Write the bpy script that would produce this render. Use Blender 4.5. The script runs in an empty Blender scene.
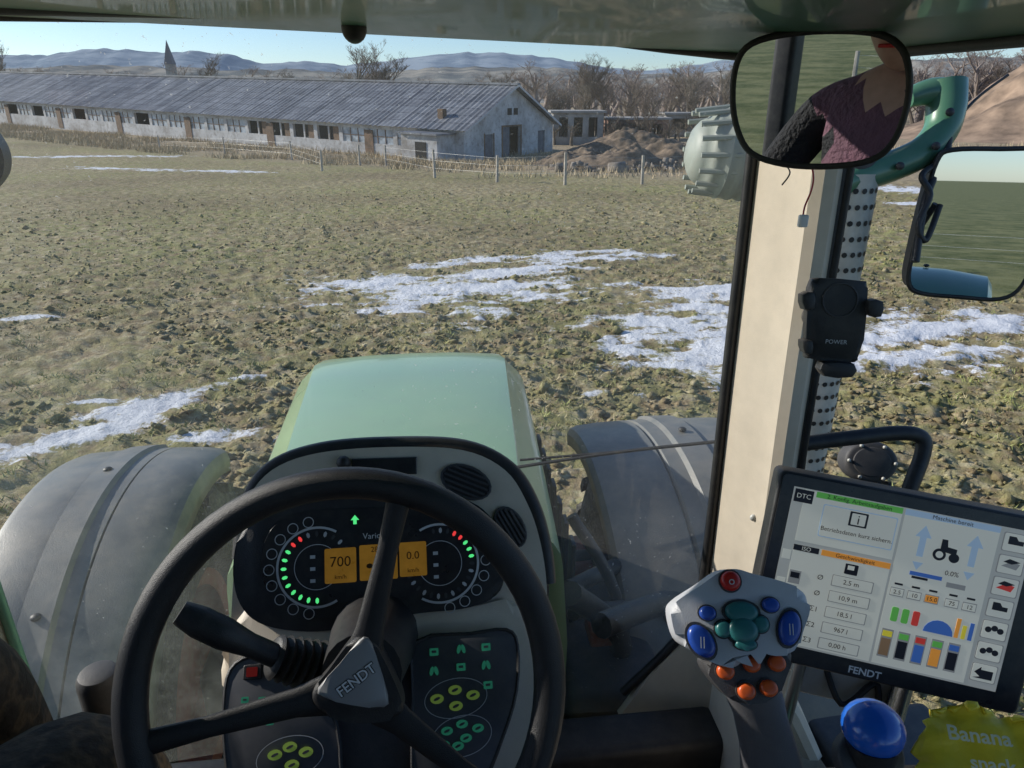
import bpy, bmesh, math, random
import numpy as np
from mathutils import Vector, Matrix
random.seed(7); rng=np.random.default_rng(7)
S=bpy.context.scene
COL=S.collection
# ------------------------------------------------------------------ survey of the photograph (eye point, rays)
TH=math.radians(22.4); FPX=700.0
EYE=Vector((0,0,2.6)); R=Vector((1,0,0)); F=Vector((0,math.cos(TH),-math.sin(TH))); U=Vector((0,math.sin(TH),math.cos(TH)))
def sight(px,py): return R*((px-512)/FPX)+U*((384-py)/FPX)+F
def at(px,py,d): return EYE+sight(px,py)*d
YAW=6.3; cy,sy=math.cos(math.radians(YAW)),math.sin(math.radians(YAW))
def T(x,y,z): return Vector((-.10+x*cy-y*sy, x*sy+y*cy, z))     # tractor frame -> world

class Fr:
    def __init__(s,o,u,v):
        s.o=Vector(o); s.u=Vector(u).normalized(); s.n=s.u.cross(Vector(v)).normalized(); s.v=s.n.cross(s.u)
    def P(s,a,b,c=0): return s.o+s.u*a+s.v*b+s.n*c
    def pp(s,px,py):
        r=sight(px,py); t=(s.o-EYE).dot(s.n)/r.dot(s.n); q=EYE+r*t-s.o
        return (q.dot(s.u),q.dot(s.v))
    def off(s,c): return Fr(s.o+s.n*c,s.u,s.v)
def face(px,py,d,elev,yaw=YAW):
    e,y=math.radians(elev),math.radians(yaw)
    n=Vector((math.sin(y)*math.cos(e),-math.cos(y)*math.cos(e),math.sin(e))); u=Vector((math.cos(y),math.sin(y),0))
    return Fr(at(px,py,d),u,n.cross(u))
# ------------------------------------------------------------------ materials
def newmat(name):
    m=bpy.data.materials.new(name); m.use_nodes=True; nt=m.node_tree; nt.nodes.clear()
    o=nt.nodes.new('ShaderNodeOutputMaterial'); return m,nt,o
def N(nt,t,**k):
    n=nt.nodes.new(t)
    for a,b in k.items():
        if a in n.inputs.keys(): n.inputs[a].default_value=b
        else: setattr(n,a,b)
    return n
def pos(nt): return nt.nodes.new('ShaderNodeNewGeometry').outputs['Position']
def noise(nt,scale,detail=4,rough=.55,vec=None,dist=0):
    n=nt.nodes.new('ShaderNodeTexNoise'); n.inputs['Scale'].default_value=scale; n.inputs['Detail'].default_value=detail
    n.inputs['Roughness'].default_value=rough; n.inputs['Distortion'].default_value=dist
    nt.links.new(vec if vec else pos(nt),n.inputs['Vector']); return n.outputs['Fac']
def ramp(nt,fac,stops):
    r=nt.nodes.new('ShaderNodeValToRGB'); e=r.color_ramp.elements
    while len(e)<len(stops): e.new(.5)
    for i,(p,c) in enumerate(stops):
        e[i].position=p; e[i].color=(c[0],c[1],c[2],1) if hasattr(c,'__len__') else (c,c,c,1)
    nt.links.new(fac,r.inputs[0]); return r.outputs[0]
def mix(nt,fac,a,b,mode='MIX'):
    m=nt.nodes.new('ShaderNodeMix'); m.data_type='RGBA'; m.blend_type=mode
    for s,v in ((m.inputs[0],fac),(m.inputs[6],a),(m.inputs[7],b)):
        if isinstance(v,bpy.types.NodeSocket): nt.links.new(v,s)
        elif hasattr(v,'__len__'): s.default_value=(v[0],v[1],v[2],1)
        else:
            if s==m.inputs[0] or s.type=='VALUE': s.default_value=v
            else: s.default_value=(v,v,v,1)
    return m.outputs[2]
def pbr(name,col,rough=.6,metal=0,var=.15,vs=12,bump=0,bs=200,dust=0,coat=0,emit=0,spec=.5):
    m,nt,o=newmat(name); b=nt.nodes.new('ShaderNodeBsdfPrincipled')
    f=noise(nt,vs,4)
    c=ramp(nt,f,[(.3,[x*(1-var) for x in col]),(.7,[min(1,x*(1+var)) for x in col])])
    if dust>0:
        d=ramp(nt,noise(nt,vs*2.3,7,.7),[(.42,0.0),(.68,dust)])
        c=mix(nt,d,c,(.30,.27,.22))
    nt.links.new(c,b.inputs['Base Color'])
    b.inputs['Metallic'].default_value=metal
    rr=nt.nodes.new('ShaderNodeMapRange'); nt.links.new(f,rr.inputs[0]); rr.inputs[3].default_value=max(0,rough-.1); rr.inputs[4].default_value=min(1,rough+.12)
    nt.links.new(rr.outputs[0],b.inputs['Roughness']); b.inputs['Coat Weight'].default_value=coat
    b.inputs['Specular IOR Level'].default_value=spec
    if emit: nt.links.new(c,b.inputs['Emission Color']); b.inputs['Emission Strength'].default_value=emit
    if bump:
        bn=nt.nodes.new('ShaderNodeBump'); bn.inputs['Strength'].default_value=bump; bn.inputs['Distance'].default_value=.002 if bs>=100 else .02
        nt.links.new(noise(nt,bs,3),bn.inputs['Height']); nt.links.new(bn.outputs[0],b.inputs['Normal'])
    nt.links.new(b.outputs[0],o.inputs[0]); return m
M={}
M['beige']=pbr('beige_plastic',(.68,.59,.47),.5,var=.05,bump=.25,bs=900,dust=.14)
M['liner']=pbr('headliner_fabric',(.55,.47,.34),.95,var=.03,vs=60,bump=.5,bs=1200,spec=.02)
M['black']=pbr('black_plastic',(.018,.018,.02),.45,var=.2,bump=.3,bs=900,dust=.08)
M['dark']=pbr('dark_grey_plastic',(.05,.05,.055),.55,var=.15,bump=.3,bs=900,dust=.12)
M['wheelrub']=pbr('steering_leather',(.014,.014,.016),.42,var=.3,bump=.4,bs=1100,dust=.03)
M['panel']=pbr('instrument_face',(.02,.021,.026),.3,var=.1,vs=30,dust=.06)
M['keypad']=pbr('keypad_membrane',(.075,.078,.088),.45,var=.1,dust=.14)
M['rubber']=pbr('tyre_rubber',(.022,.022,.022),.8,var=.3,bump=.6,bs=60,dust=.45)
M['fender']=pbr('mudguard_plastic',(.15,.155,.15),.42,var=.25,vs=5,bump=.3,bs=300,dust=.55)
M['green']=pbr('green_paint',(.29,.44,.24),.3,var=.04,vs=4,coat=.5,dust=.12)
M['dgreen']=pbr('dark_green_paint',(.07,.20,.12),.35,var=.08,vs=6,coat=.3,dust=.1)
M['grey']=pbr('grey_plastic',(.50,.51,.54),.45,var=.06,bump=.2,bs=900,dust=.12)
M['lgrey']=pbr('galvanised_metal',(.56,.56,.52),.5,metal=.2,var=.15,dust=.3)
M['chrome']=pbr('brushed_steel',(.6,.6,.6),.28,metal=1,var=.08)
M['silver']=pbr('hub_badge',(.30,.30,.30),.45,metal=.2,var=.05)
M['white']=pbr('white_print',(.75,.75,.75),.5,var=.02)
M['orange']=pbr('orange_button',(.62,.10,.02),.35,var=.1)
M['blue']=pbr('blue_button',(.02,.07,.36),.3,var=.1)
M['teal']=pbr('teal_button',(.03,.16,.16),.35,var=.1)
M['bluek']=pbr('blue_knob_plastic',(.015,.12,.55),.22,var=.1,coat=.5)
M['yellow']=pbr('yellow_foil',(.90,.68,.04),.45,var=.08,vs=30,bump=.4,bs=150)
M['red']=pbr('red_plastic',(.5,.02,.015),.35,var=.1)
M['symgreen']=pbr('symbol_green',(.04,.32,.18),.5,var=.1,emit=.15)
M['symlime']=pbr('symbol_lime',(.42,.60,.10),.5,var=.1,emit=.08)
M['ledg']=pbr('led_green',(.1,.9,.25),.5,var=.02,emit=.8)
M['ledr']=pbr('led_red',(.9,.05,.05),.5,var=.02,emit=.8)
M['lcd']=pbr('lcd_amber',(.60,.27,.03),.3,var=.12,vs=60,emit=.12)
M['lcdt']=pbr('lcd_ink',(.05,.02,.0),.4)
M['tick']=pbr('gauge_ticks',(.6,.6,.6),.5)
M['skin']=pbr('skin',(.50,.30,.22),.5,var=.1,vs=40)
M['plum']=pbr('plum_jacket',(.17,.08,.11),.85,var=.2,vs=14,bump=.6,bs=70)
M['blackcloth']=pbr('black_cloth',(.016,.016,.019),.85,var=.3,vs=20,bump=.8,bs=70)
M['hair']=pbr('brown_hair',(.05,.03,.015),.6,bump=.6,bs=300)
M['conc']=pbr('old_concrete',(.33,.32,.30),.9,var=.3,vs=.8)
M['stone']=pbr('rubble_stone',(.22,.19,.16),.9,var=.5,vs=1.2)
M['rust']=pbr('rusty_red',(.25,.05,.03),.6,dust=.4)
# ------------------------------------------------------------------ mesh helpers
def grp(name,loc=(0,0,0)):
    e=bpy.data.objects.new(name,None); e.location=loc; e.empty_display_size=.1; COL.objects.link(e); return e
def link(o,parent):
    COL.objects.link(o)
    if parent is not None:
        o.parent=parent; o.matrix_parent_inverse=Matrix.Translation(parent.location).inverted()
    return o
def mesh(name,vs,fs,mat,parent=None,smooth=False,ang=35):
    me=bpy.data.meshes.new(name); me.from_pydata([tuple(v) for v in vs],[],fs); me.update()
    if mat: me.materials.append(mat)
    if smooth:
        me.polygons.foreach_set('use_smooth',[True]*len(me.polygons)); me.set_sharp_from_angle(angle=math.radians(ang))
    return link(bpy.data.objects.new(name,me),parent)
def fromnp(name,V,Fc,mat,parent=None,smooth=False):
    me=bpy.data.meshes.new(name); n=len(V); k=Fc.shape[1]; m=len(Fc)
    me.vertices.add(n); me.vertices.foreach_set('co',V.astype(np.float32).ravel())
    me.loops.add(m*k); me.loops.foreach_set('vertex_index',Fc.astype(np.int32).ravel())
    me.polygons.add(m); me.polygons.foreach_set('loop_start',np.arange(0,m*k,k,dtype=np.int32))
    me.update(calc_edges=True)
    if smooth: me.polygons.foreach_set('use_smooth',[True]*m)
    if mat: me.materials.append(mat)
    return link(bpy.data.objects.new(name,me),parent)
def cat(pts,n=6,closed=False):
    pts=[Vector(p) for p in pts]; L=len(pts); out=[]
    rg=range(L) if closed else range(L-1)
    for i in rg:
        if closed: a,b,c,d=pts[i-1],pts[i],pts[(i+1)%L],pts[(i+2)%L]
        else: a,b,c,d=pts[max(i-1,0)],pts[i],pts[i+1],pts[min(i+2,L-1)]
        for k in range(n):
            t=k/n
            out.append(.5*((2*b)+(c-a)*t+(2*a-5*b+4*c-d)*t*t+(3*b-3*c+d-a)*t**3))
    if not closed: out.append(pts[-1])
    return out
def sweep(name,pts,rad,mat,parent=None,seg=12,closed=False,n=6,flat=1.0,ref=None):
    m0=len(pts)
    P=cat(pts,n,closed) if n>1 else [Vector(p) for p in pts]
    L=len(P)
    if hasattr(rad,'__len__'):
        rr=[]
        for i in range(L):
            t=i/max(1,L-1)*(m0-1); k=min(int(t),m0-2); rr.append(rad[k]*(1-(t-k))+rad[k+1]*(t-k))
    else: rr=[rad]*L
    vs=[];fs=[]; prev=Vector(ref) if ref else None
    for i in range(L):
        a=P[i-1] if (i>0 or closed) else P[i]; b=P[(i+1)%L] if (i<L-1 or closed) else P[i]
        t=(b-a).normalized()
        if prev is None: prev=Vector((0,0,1)) if abs(t.z)<.9 else Vector((1,0,0))
        u=(prev-t*prev.dot(t)).normalized(); w=t.cross(u); 
        if ref is None: prev=u
        for k in range(seg):
            an=2*math.pi*k/seg; vs.append(P[i]+u*(math.cos(an)*rr[i])+w*(math.sin(an)*rr[i]*flat))
    for i in range(L if closed else L-1):
        j=(i+1)%L
        for k in range(seg): fs.append((i*seg+k,i*seg+(k+1)%seg,j*seg+(k+1)%seg,j*seg+k))
    if not closed:
        fs.append(tuple(range(seg-1,-1,-1))); fs.append(tuple((L-1)*seg+k for k in range(seg)))
    return mesh(name,vs,fs,mat,parent,True,50)
def area(p): return sum(p[i][0]*p[(i+1)%len(p)][1]-p[(i+1)%len(p)][0]*p[i][1] for i in range(len(p)))/2
def ol(fr,pts,sm=0):
    q=[fr.pp(*p) for p in pts]
    if sm: q=[(v.x,v.y) for v in cat([Vector((a,b,0)) for a,b in q],sm,True)]
    if area(q)<0: q=q[::-1]
    return q
def plate(name,q,fr,c0,c1,mat,parent=None,bev=0,seg=3):
    if area(q)<0: q=q[::-1]
    bm=bmesh.new(); n=len(q)
    a=[bm.verts.new(fr.P(x,y,c0)) for x,y in q]; b=[bm.verts.new(fr.P(x,y,c1)) for x,y in q]
    bm.faces.new(a[::-1]); top=bm.faces.new(b)
    for i in range(n): bm.faces.new((a[i],a[(i+1)%n],b[(i+1)%n],b[i]))
    if bev: bmesh.ops.bevel(bm,geom=list(top.edges),offset=bev,segments=seg,affect='EDGES',profile=.5)
    me=bpy.data.meshes.new(name); bm.to_mesh(me); bm.free(); me.materials.append(mat)
    me.polygons.foreach_set('use_smooth',[True]*len(me.polygons)); me.set_sharp_from_angle(angle=math.radians(40))
    return link(bpy.data.objects.new(name,me),parent)
def ell(cu,cv,ru,rv=None,rot=0,n=24):
    rv=ru if rv is None else rv; r=math.radians(rot); o=[]
    for i in range(n):
        a=2*math.pi*i/n; x,y=ru*math.cos(a),rv*math.sin(a)
        o.append((cu+x*math.cos(r)-y*math.sin(r),cv+x*math.sin(r)+y*math.cos(r)))
    return o
def rect(u0,v0,u1,v1,r=0):
    if r<=0: return [(u0,v0),(u1,v0),(u1,v1),(u0,v1)]
    o=[]
    for cx,cyy,a0 in ((u1-r,v0+r,-90),(u1-r,v1-r,0),(u0+r,v1-r,90),(u0+r,v0+r,180)):
        for k in range(5):
            a=math.radians(a0+k*22.5); o.append((cx+r*math.cos(a),cyy+r*math.sin(a)))
    return o
def box(name,c,s,mat,parent=None,yaw=0,bev=0,M3=None):
    bm=bmesh.new(); bmesh.ops.create_cube(bm,size=1)
    Rm=M3 if M3 else Matrix.Rotation(math.radians(yaw),3,'Z')
    for v in bm.verts: v.co=Vector(c)+Rm@Vector((v.co.x*s[0],v.co.y*s[1],v.co.z*s[2]))
    if bev: bmesh.ops.bevel(bm,geom=list(bm.edges),offset=bev,segments=3,affect='EDGES',profile=.5)
    me=bpy.data.meshes.new(name); bm.to_mesh(me); bm.free(); me.materials.append(mat)
    me.polygons.foreach_set('use_smooth',[True]*len(me.polygons)); me.set_sharp_from_angle(angle=math.radians(40))
    return link(bpy.data.objects.new(name,me),parent)
def loft(name,rings,mat,parent=None,cap=True,smooth=True,ang=35):
    n=len(rings[0]); vs=[p for r in rings for p in r]; fs=[]
    for i in range(len(rings)-1):
        for k in range(n): fs.append((i*n+k,i*n+(k+1)%n,(i+1)*n+(k+1)%n,(i+1)*n+k))
    if cap: fs.append(tuple(range(n-1,-1,-1))); fs.append(tuple((len(rings)-1)*n+k for k in range(n)))
    return mesh(name,vs,fs,mat,parent,smooth,ang)
def sphere(name,c,r,mat,parent=None,sc=(1,1,1),sub=3,fn=None):
    bm=bmesh.new(); bmesh.ops.create_icosphere(bm,subdivisions=sub,radius=1)
    for v in bm.verts:
        p=v.co.copy()
        if fn: p=fn(p)
        v.co=Vector(c)+Vector((p.x*r*sc[0],p.y*r*sc[1],p.z*r*sc[2]))
    me=bpy.data.meshes.new(name); bm.to_mesh(me); bm.free(); me.materials.append(mat)
    me.polygons.foreach_set('use_smooth',[True]*len(me.polygons))
    return link(bpy.data.objects.new(name,me),parent)
def text(name,s,fr,u,v,size,mat,parent,c=.0006,rot=0,bold=0,align='CENTER'):
    cu=bpy.data.curves.new(name,'FONT'); cu.body=s; cu.size=size; cu.align_x=align; cu.align_y='CENTER'; cu.offset=bold; cu.resolution_u=3
    ob=bpy.data.objects.new(name,cu); me=bpy.data.meshes.new_from_object(ob); bpy.data.objects.remove(ob)
    r=math.radians(rot)
    for w in me.vertices:
        x,y=w.co.x,w.co.y; w.co=fr.P(u+x*math.cos(r)-y*math.sin(r),v+x*math.sin(r)+y*math.cos(r),c)
    me.materials.clear(); me.materials.append(mat)
    return link(bpy.data.objects.new(name,me),parent)
# ------------------------------------------------------------------ terrain
def ss(a,b,x):
    t=np.clip((x-a)/(b-a),0,1); return t*t*(3-2*t)
def gz(x,y):
    x=np.asarray(x,float); y=np.asarray(y,float)
    z=np.where(y<0,.012*y,-.044*np.minimum(y,65)); z=z-.002*np.maximum(0,np.minimum(y,400)-65)
    z=z+.023*np.clip(-x-5,0,110)*ss(25,65,y)
    z=z+.02*np.clip(x-10,0,60)*ss(15,50,y)
    return np.maximum(z,-8)
def g(px,py):
    r=sight(px,py); lo,hi=.5,3000
    for _ in range(60):
        m=(lo+hi)/2; p=EYE+r*m
        if p.z>float(gz(p.x,p.y)): lo=m
        else: hi=m
    return EYE+r*lo
def vn(x,y,seed=0):
    xi=np.floor(x).astype(np.int64); yi=np.floor(y).astype(np.int64); fx=x-xi; fy=y-yi
    fx=fx*fx*(3-2*fx); fy=fy*fy*(3-2*fy)
    def h(a,b):
        k=(a*374761393+b*668265263+seed*144269504)&0xffffffff; k=((k^(k>>13))*1274126177)&0xffffffff; k=k^(k>>16); return k/4294967295.0
    return (h(xi,yi)*(1-fx)+h(xi+1,yi)*fx)*(1-fy)+(h(xi,yi+1)*(1-fx)+h(xi+1,yi+1)*fx)*fy
def fbm(x,y,o=4,seed=0,g_=.5):
    s=0;a=1;t=0
    for i in range(o): s=s+a*vn(x*2**i+17*i,y*2**i-9*i,seed+i); t+=a; a*=g_
    return s/t
BA=Vector((-4.2,65,0)); BL=Vector((-.845,.535,0)); BG=Vector((.535,.845,0))
def qdist(x,y): return -((x-BA.x)*BG.x+(y-BA.y)*BG.y)
# snow drifts lying in the hollows: segments and half widths (m)
SN=[((370,286),(450,292),1.0),((410,300),(520,290),1.0),((430,264),(480,260),.35),((470,276),(570,266),.65),((560,258),(632,253),.55),((520,300),(570,298),.25),((545,288),(610,284),.25),
    ((650,324),(738,328),.75),((640,344),(740,352),.7),((690,290),(745,294),.7),((660,364),(720,368),.15),((700,308),(745,312),.35),((870,340),(990,322),.55),((880,362),(1010,354),.45),((960,345),(1024,350),.25),((880,318),(970,312),.3),
    ((-40,470),(60,440),.20),((60,436),(135,414),.22),((135,412),(225,383),.15),((180,442),(255,434),.12),((-40,442),(50,452),.06),((60,405),(110,398),.06),
    ((20,157),(170,156),1.2),((90,168),(260,172),.8),((870,186),(960,194),1.2),((0,320),(50,316),.12),((900,204),(960,204),.5),((575,392),(640,394),.06),((230,380),(262,376),.08)]
SEG=[]
for a,b,w in SN:
    A=g(*a);B=g(*b); SEG.append((A.x,A.y,B.x,B.y,w))
TRK=[]
for a,b in (((760,352),(1060,318)),((760,384),(1060,344)),((740,232),(1060,262)),((740,240),(1060,276)),((380,300),(760,350))):
    A=g(*a);B=g(*b); TRK.append((A.x,A.y,B.x,B.y))
def track(x,y):
    t=np.zeros(x.shape); lug=np.zeros(x.shape)
    for ax,ay,bx,by in TRK:
        dx,dy=bx-ax,by-ay; L=math.hypot(dx,dy); u=((x-ax)*dx+(y-ay)*dy)/L; v=(-(x-ax)*dy+(y-ay)*dx)/L+.35*np.sin(u*.35)
        k=np.exp(-(v/.26)**4)*ss(0,1.5,u)*(1-ss(L-1.5,L,u)); t=np.maximum(t,k); lug=np.maximum(lug,k*(.5+.5*np.sin(2*math.pi*(u+np.abs(v)*.8)/.42)))
    return t,lug
def snowf(x,y):
    m=np.full(x.shape,-2.0)
    for ax,ay,bx,by,w in SEG:
        dx,dy=bx-ax,by-ay; t=np.clip(((x-ax)*dx+(y-ay)*dy)/(dx*dx+dy*dy),0,1)
        d=np.hypot(x-ax-t*dx,y-ay-t*dy); m=np.maximum(m,1.0-.8*d/w)
    xr=x*.94+y*.34; yr=-x*.34+y*.94
    n=fbm(xr*.6,yr*1.8,5,3)-.5; n2=fbm(xr*2.4,yr*5,4,9)-.5
    tr,lug=track(x,y)
    return m+n*2.0+n2*3.0-.02-lug*.9
def rel(x,y):
    f=1-ss(60,120,np.hypot(x,y))
    clod=fbm(x*5.5,y*5.5,4,21,.6); c2=np.abs(fbm(x*1.8+y*.6,y*2.6-x*.7,3,5)-.5)*2; big=fbm(x*.9,y*1.4,3,91)
    rows=np.sin((x*.80-y*.60)*2*math.pi/.62+4*fbm(x*.4,y*.4,2,77))*.008
    tr,lug=track(x,y)
    return f*((clod-.5)*(.07+.10*big)*(1-.6*tr)+(c2-.3)*.05+rows-.03*tr-.03*lug)
def build_ground():
    a1=np.arange(-58,58,.16); a2=np.linspace(58,302,90)
    az=np.radians(np.concatenate([a1,a2[:-1]]))
    r=np.concatenate([[0.0],np.exp(np.arange(math.log(.8),math.log(70),.0085)),np.exp(np.linspace(math.log(70.5),math.log(6000),110))])
    A,RR=np.meshgrid(az,r); x=RR*np.sin(A); y=RR*np.cos(A)
    sn=snowf(x,y); sm=np.clip(sn,0,1)
    z=gz(x,y)+rel(x,y)*(1-.5*sm)+.008*sm
    V=np.stack([x.ravel(),y.ravel(),z.ravel()],1); nr,nc=x.shape
    i,j=np.meshgrid(np.arange(nr-1),np.arange(nc),indexing='ij'); j2=(j+1)%nc
    Fc=np.stack([(i*nc+j).ravel(),(i*nc+j2).ravel(),((i+1)*nc+j2).ravel(),((i+1)*nc+j).ravel()],1)[:,::-1]
    o=fromnp('field_ground',V,Fc,M['soil'],None,True)
    def attr(nm,a): at_=o.data.attributes.new(nm,'FLOAT','POINT'); at_.data.foreach_set('value',a.ravel().astype(np.float32))
    attr('snow',sn); attr('straw',(1-ss(8,16,qdist(x,y)))*ss(25,40,y))
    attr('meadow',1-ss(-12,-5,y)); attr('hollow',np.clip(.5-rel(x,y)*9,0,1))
def soilmat(name,full=True,k=1.0):
    m,nt,o=newmat(name); b=nt.nodes.new('ShaderNodeBsdfPrincipled'); P_=pos(nt)
    base=ramp(nt,noise(nt,5,7,.72,P_),[(.32,(.13*k,.09*k,.052*k)),(.48,(.36*k,.28*k,.16*k)),(.64,(.62*k,.54*k,.36*k))])
    veg=ramp(nt,noise(nt,3.0,7,.78,P_),[(.42,0),(.55,.85)])
    big=ramp(nt,noise(nt,.16,3,.5,P_),[(.36,.35),(.60,1.0)])
    vf=mix(nt,1.0,veg,big,'MULTIPLY')
    c=mix(nt,vf,base,(.31*k,.32*k,.115*k))
    c=mix(nt,ramp(nt,noise(nt,.09,3,.5,P_),[(.45,0),(.64,.4)]),c,(.17*k,.125*k,.07*k))
    if full:
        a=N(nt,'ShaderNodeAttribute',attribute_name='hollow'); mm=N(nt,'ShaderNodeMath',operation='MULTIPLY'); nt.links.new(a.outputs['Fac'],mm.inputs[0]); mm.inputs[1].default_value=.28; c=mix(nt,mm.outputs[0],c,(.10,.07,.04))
        a=N(nt,'ShaderNodeAttribute',attribute_name='straw'); c=mix(nt,a.outputs['Fac'],c,mix(nt,noise(nt,1.2,6,.7,P_),(.22,.16,.10),(.52,.43,.29)))
        a=N(nt,'ShaderNodeAttribute',attribute_name='meadow'); c=mix(nt,a.outputs['Fac'],c,mix(nt,ramp(nt,noise(nt,.5,6,.75,P_),[(.4,0),(.6,1)]),(.10,.12,.045),(.24,.24,.11)))
        s=N(nt,'ShaderNodeAttribute',attribute_name='snow')
        ad=N(nt,'ShaderNodeMath',operation='ADD'); nt.links.new(s.outputs['Fac'],ad.inputs[0])
        nn=N(nt,'ShaderNodeMath',operation='MULTIPLY_ADD'); nt.links.new(noise(nt,11,6,.75,P_),nn.inputs[0]); nn.inputs[1].default_value=3.6; nn.inputs[2].default_value=-1.95
        nt.links.new(nn.outputs[0],ad.inputs[1])
        sf=ramp(nt,ad.outputs[0],[(.0,0),(.50,.95)]); c=mix(nt,sf,c,(.80,.82,.86))
    nt.links.new(c,b.inputs['Base Color']); b.inputs['Roughness'].default_value=.9; b.inputs['Specular IOR Level'].default_value=.2
    bn=nt.nodes.new('ShaderNodeBump'); bn.inputs['Strength'].default_value=.9; bn.inputs['Distance'].default_value=.05
    nt.links.new(noise(nt,16,6,.7,P_),bn.inputs['Height']); nt.links.new(bn.outputs[0],b.inputs['Normal'])
    nt.links.new(b.outputs[0],o.inputs[0]); return m
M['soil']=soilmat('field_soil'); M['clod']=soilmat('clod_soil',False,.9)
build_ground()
def scatter(n,rmin,rmax,az=56,pw=1.0):
    a=np.radians(rng.uniform(-az,az,n)); u=rng.uniform(0,1,n); r=np.exp(np.log(rmin)+(np.log(rmax)-np.log(rmin))*u**pw)
    return r*np.sin(a),r*np.cos(a)
def clods():
    x,y=scatter(34000,3.2,34,pw=.8); k=(snowf(x,y)<.15)&(fbm(x*.5,y*.5,3,61)>.38); x,y=x[k],y[k]; n=len(x)
    s=rng.gamma(2.0,.009,n)+.006; z=gz(x,y)+rel(x,y)
    O=np.array([[1,0,0],[0,1,0],[-1,0,0],[0,-1,0],[0,0,1],[0,0,-1],],float)
    V=O[None]*s[:,None,None]*rng.uniform(.55,1.4,(n,6,1))*np.array([1.2,1,.7])+rng.normal(0,.25,(n,6,3))*s[:,None,None]
    V[:,:,0]+=x[:,None];V[:,:,1]+=y[:,None];V[:,:,2]+=(z+s*.2)[:,None]
    f=np.array([[0,1,4],[1,2,4],[2,3,4],[3,0,4],[1,0,5],[2,1,5],[3,2,5],[0,3,5]])
    Fc=(f[None]+6*np.arange(n)[:,None,None]).reshape(-1,3); fromnp('soil_clods',V.reshape(-1,3),Fc,M['clod'])
clods()
def blades(name,x,y,h,mat,lean=.5,w=.006):
    n=len(x); z=gz(x,y)+rel(x,y); a=rng.uniform(0,6.283,n); b=rng.uniform(0,6.283,n); hh=h*rng.uniform(.5,1.3,n)
    ww=w*np.ones(n) if np.isscalar(w) else w
    V=np.zeros((n,3,3)); V[:,0]=np.stack([x-np.cos(a)*ww,y-np.sin(a)*ww,z-.01],1); V[:,1]=np.stack([x+np.cos(a)*ww,y+np.sin(a)*ww,z-.01],1)
    V[:,2]=np.stack([x+np.cos(b)*hh*lean,y+np.sin(b)*hh*lean,z+hh],1)
    fromnp(name,V.reshape(-1,3),np.arange(n*3).reshape(-1,3),mat)
M['weed']=pbr('weed_leaves',(.28,.30,.10),.7,var=.4,vs=3)
M['straw']=pbr('dry_grass',(.46,.37,.23),.8,var=.4,vs=1.5)
M['stub']=pbr('stubble',(.54,.46,.27),.8,var=.4,vs=4)
x,y=scatter(12000,3.2,42,pw=.75); k=(snowf(x,y)<.1)&(fbm(x*.6,y*.6,3,40)>.44); x,y=x[k],y[k]
x=np.repeat(x,8)+rng.normal(0,.04,len(x)*8); y=np.repeat(y,8)+rng.normal(0,.04,len(y)*8)
h_=len(x)//2
blades('field_weeds',x[:h_],y[:h_],.045,M['weed'],1.0,.009); blades('field_stubble',x[h_:]+.07,y[h_:]-.05,.045,M['stub'],1.2,.006)
t=rng.uniform(-12,125,30000); q=rng.uniform(.3,14,30000); x=BA.x+BL.x*t-BG.x*q; y=BA.y+BL.y*t-BG.y*q
x2=rng.uniform(-2,75,12000); y2=rng.uniform(42,75,12000); x=np.concatenate([x,x2]); y=np.concatenate([y,y2])
k=fbm(x*.25,y*.25,3,50)>.42; x,y=x[k],y[k]; blades('dry_grass_strip',x,y,.5,M['straw'],.4,.035)
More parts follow.
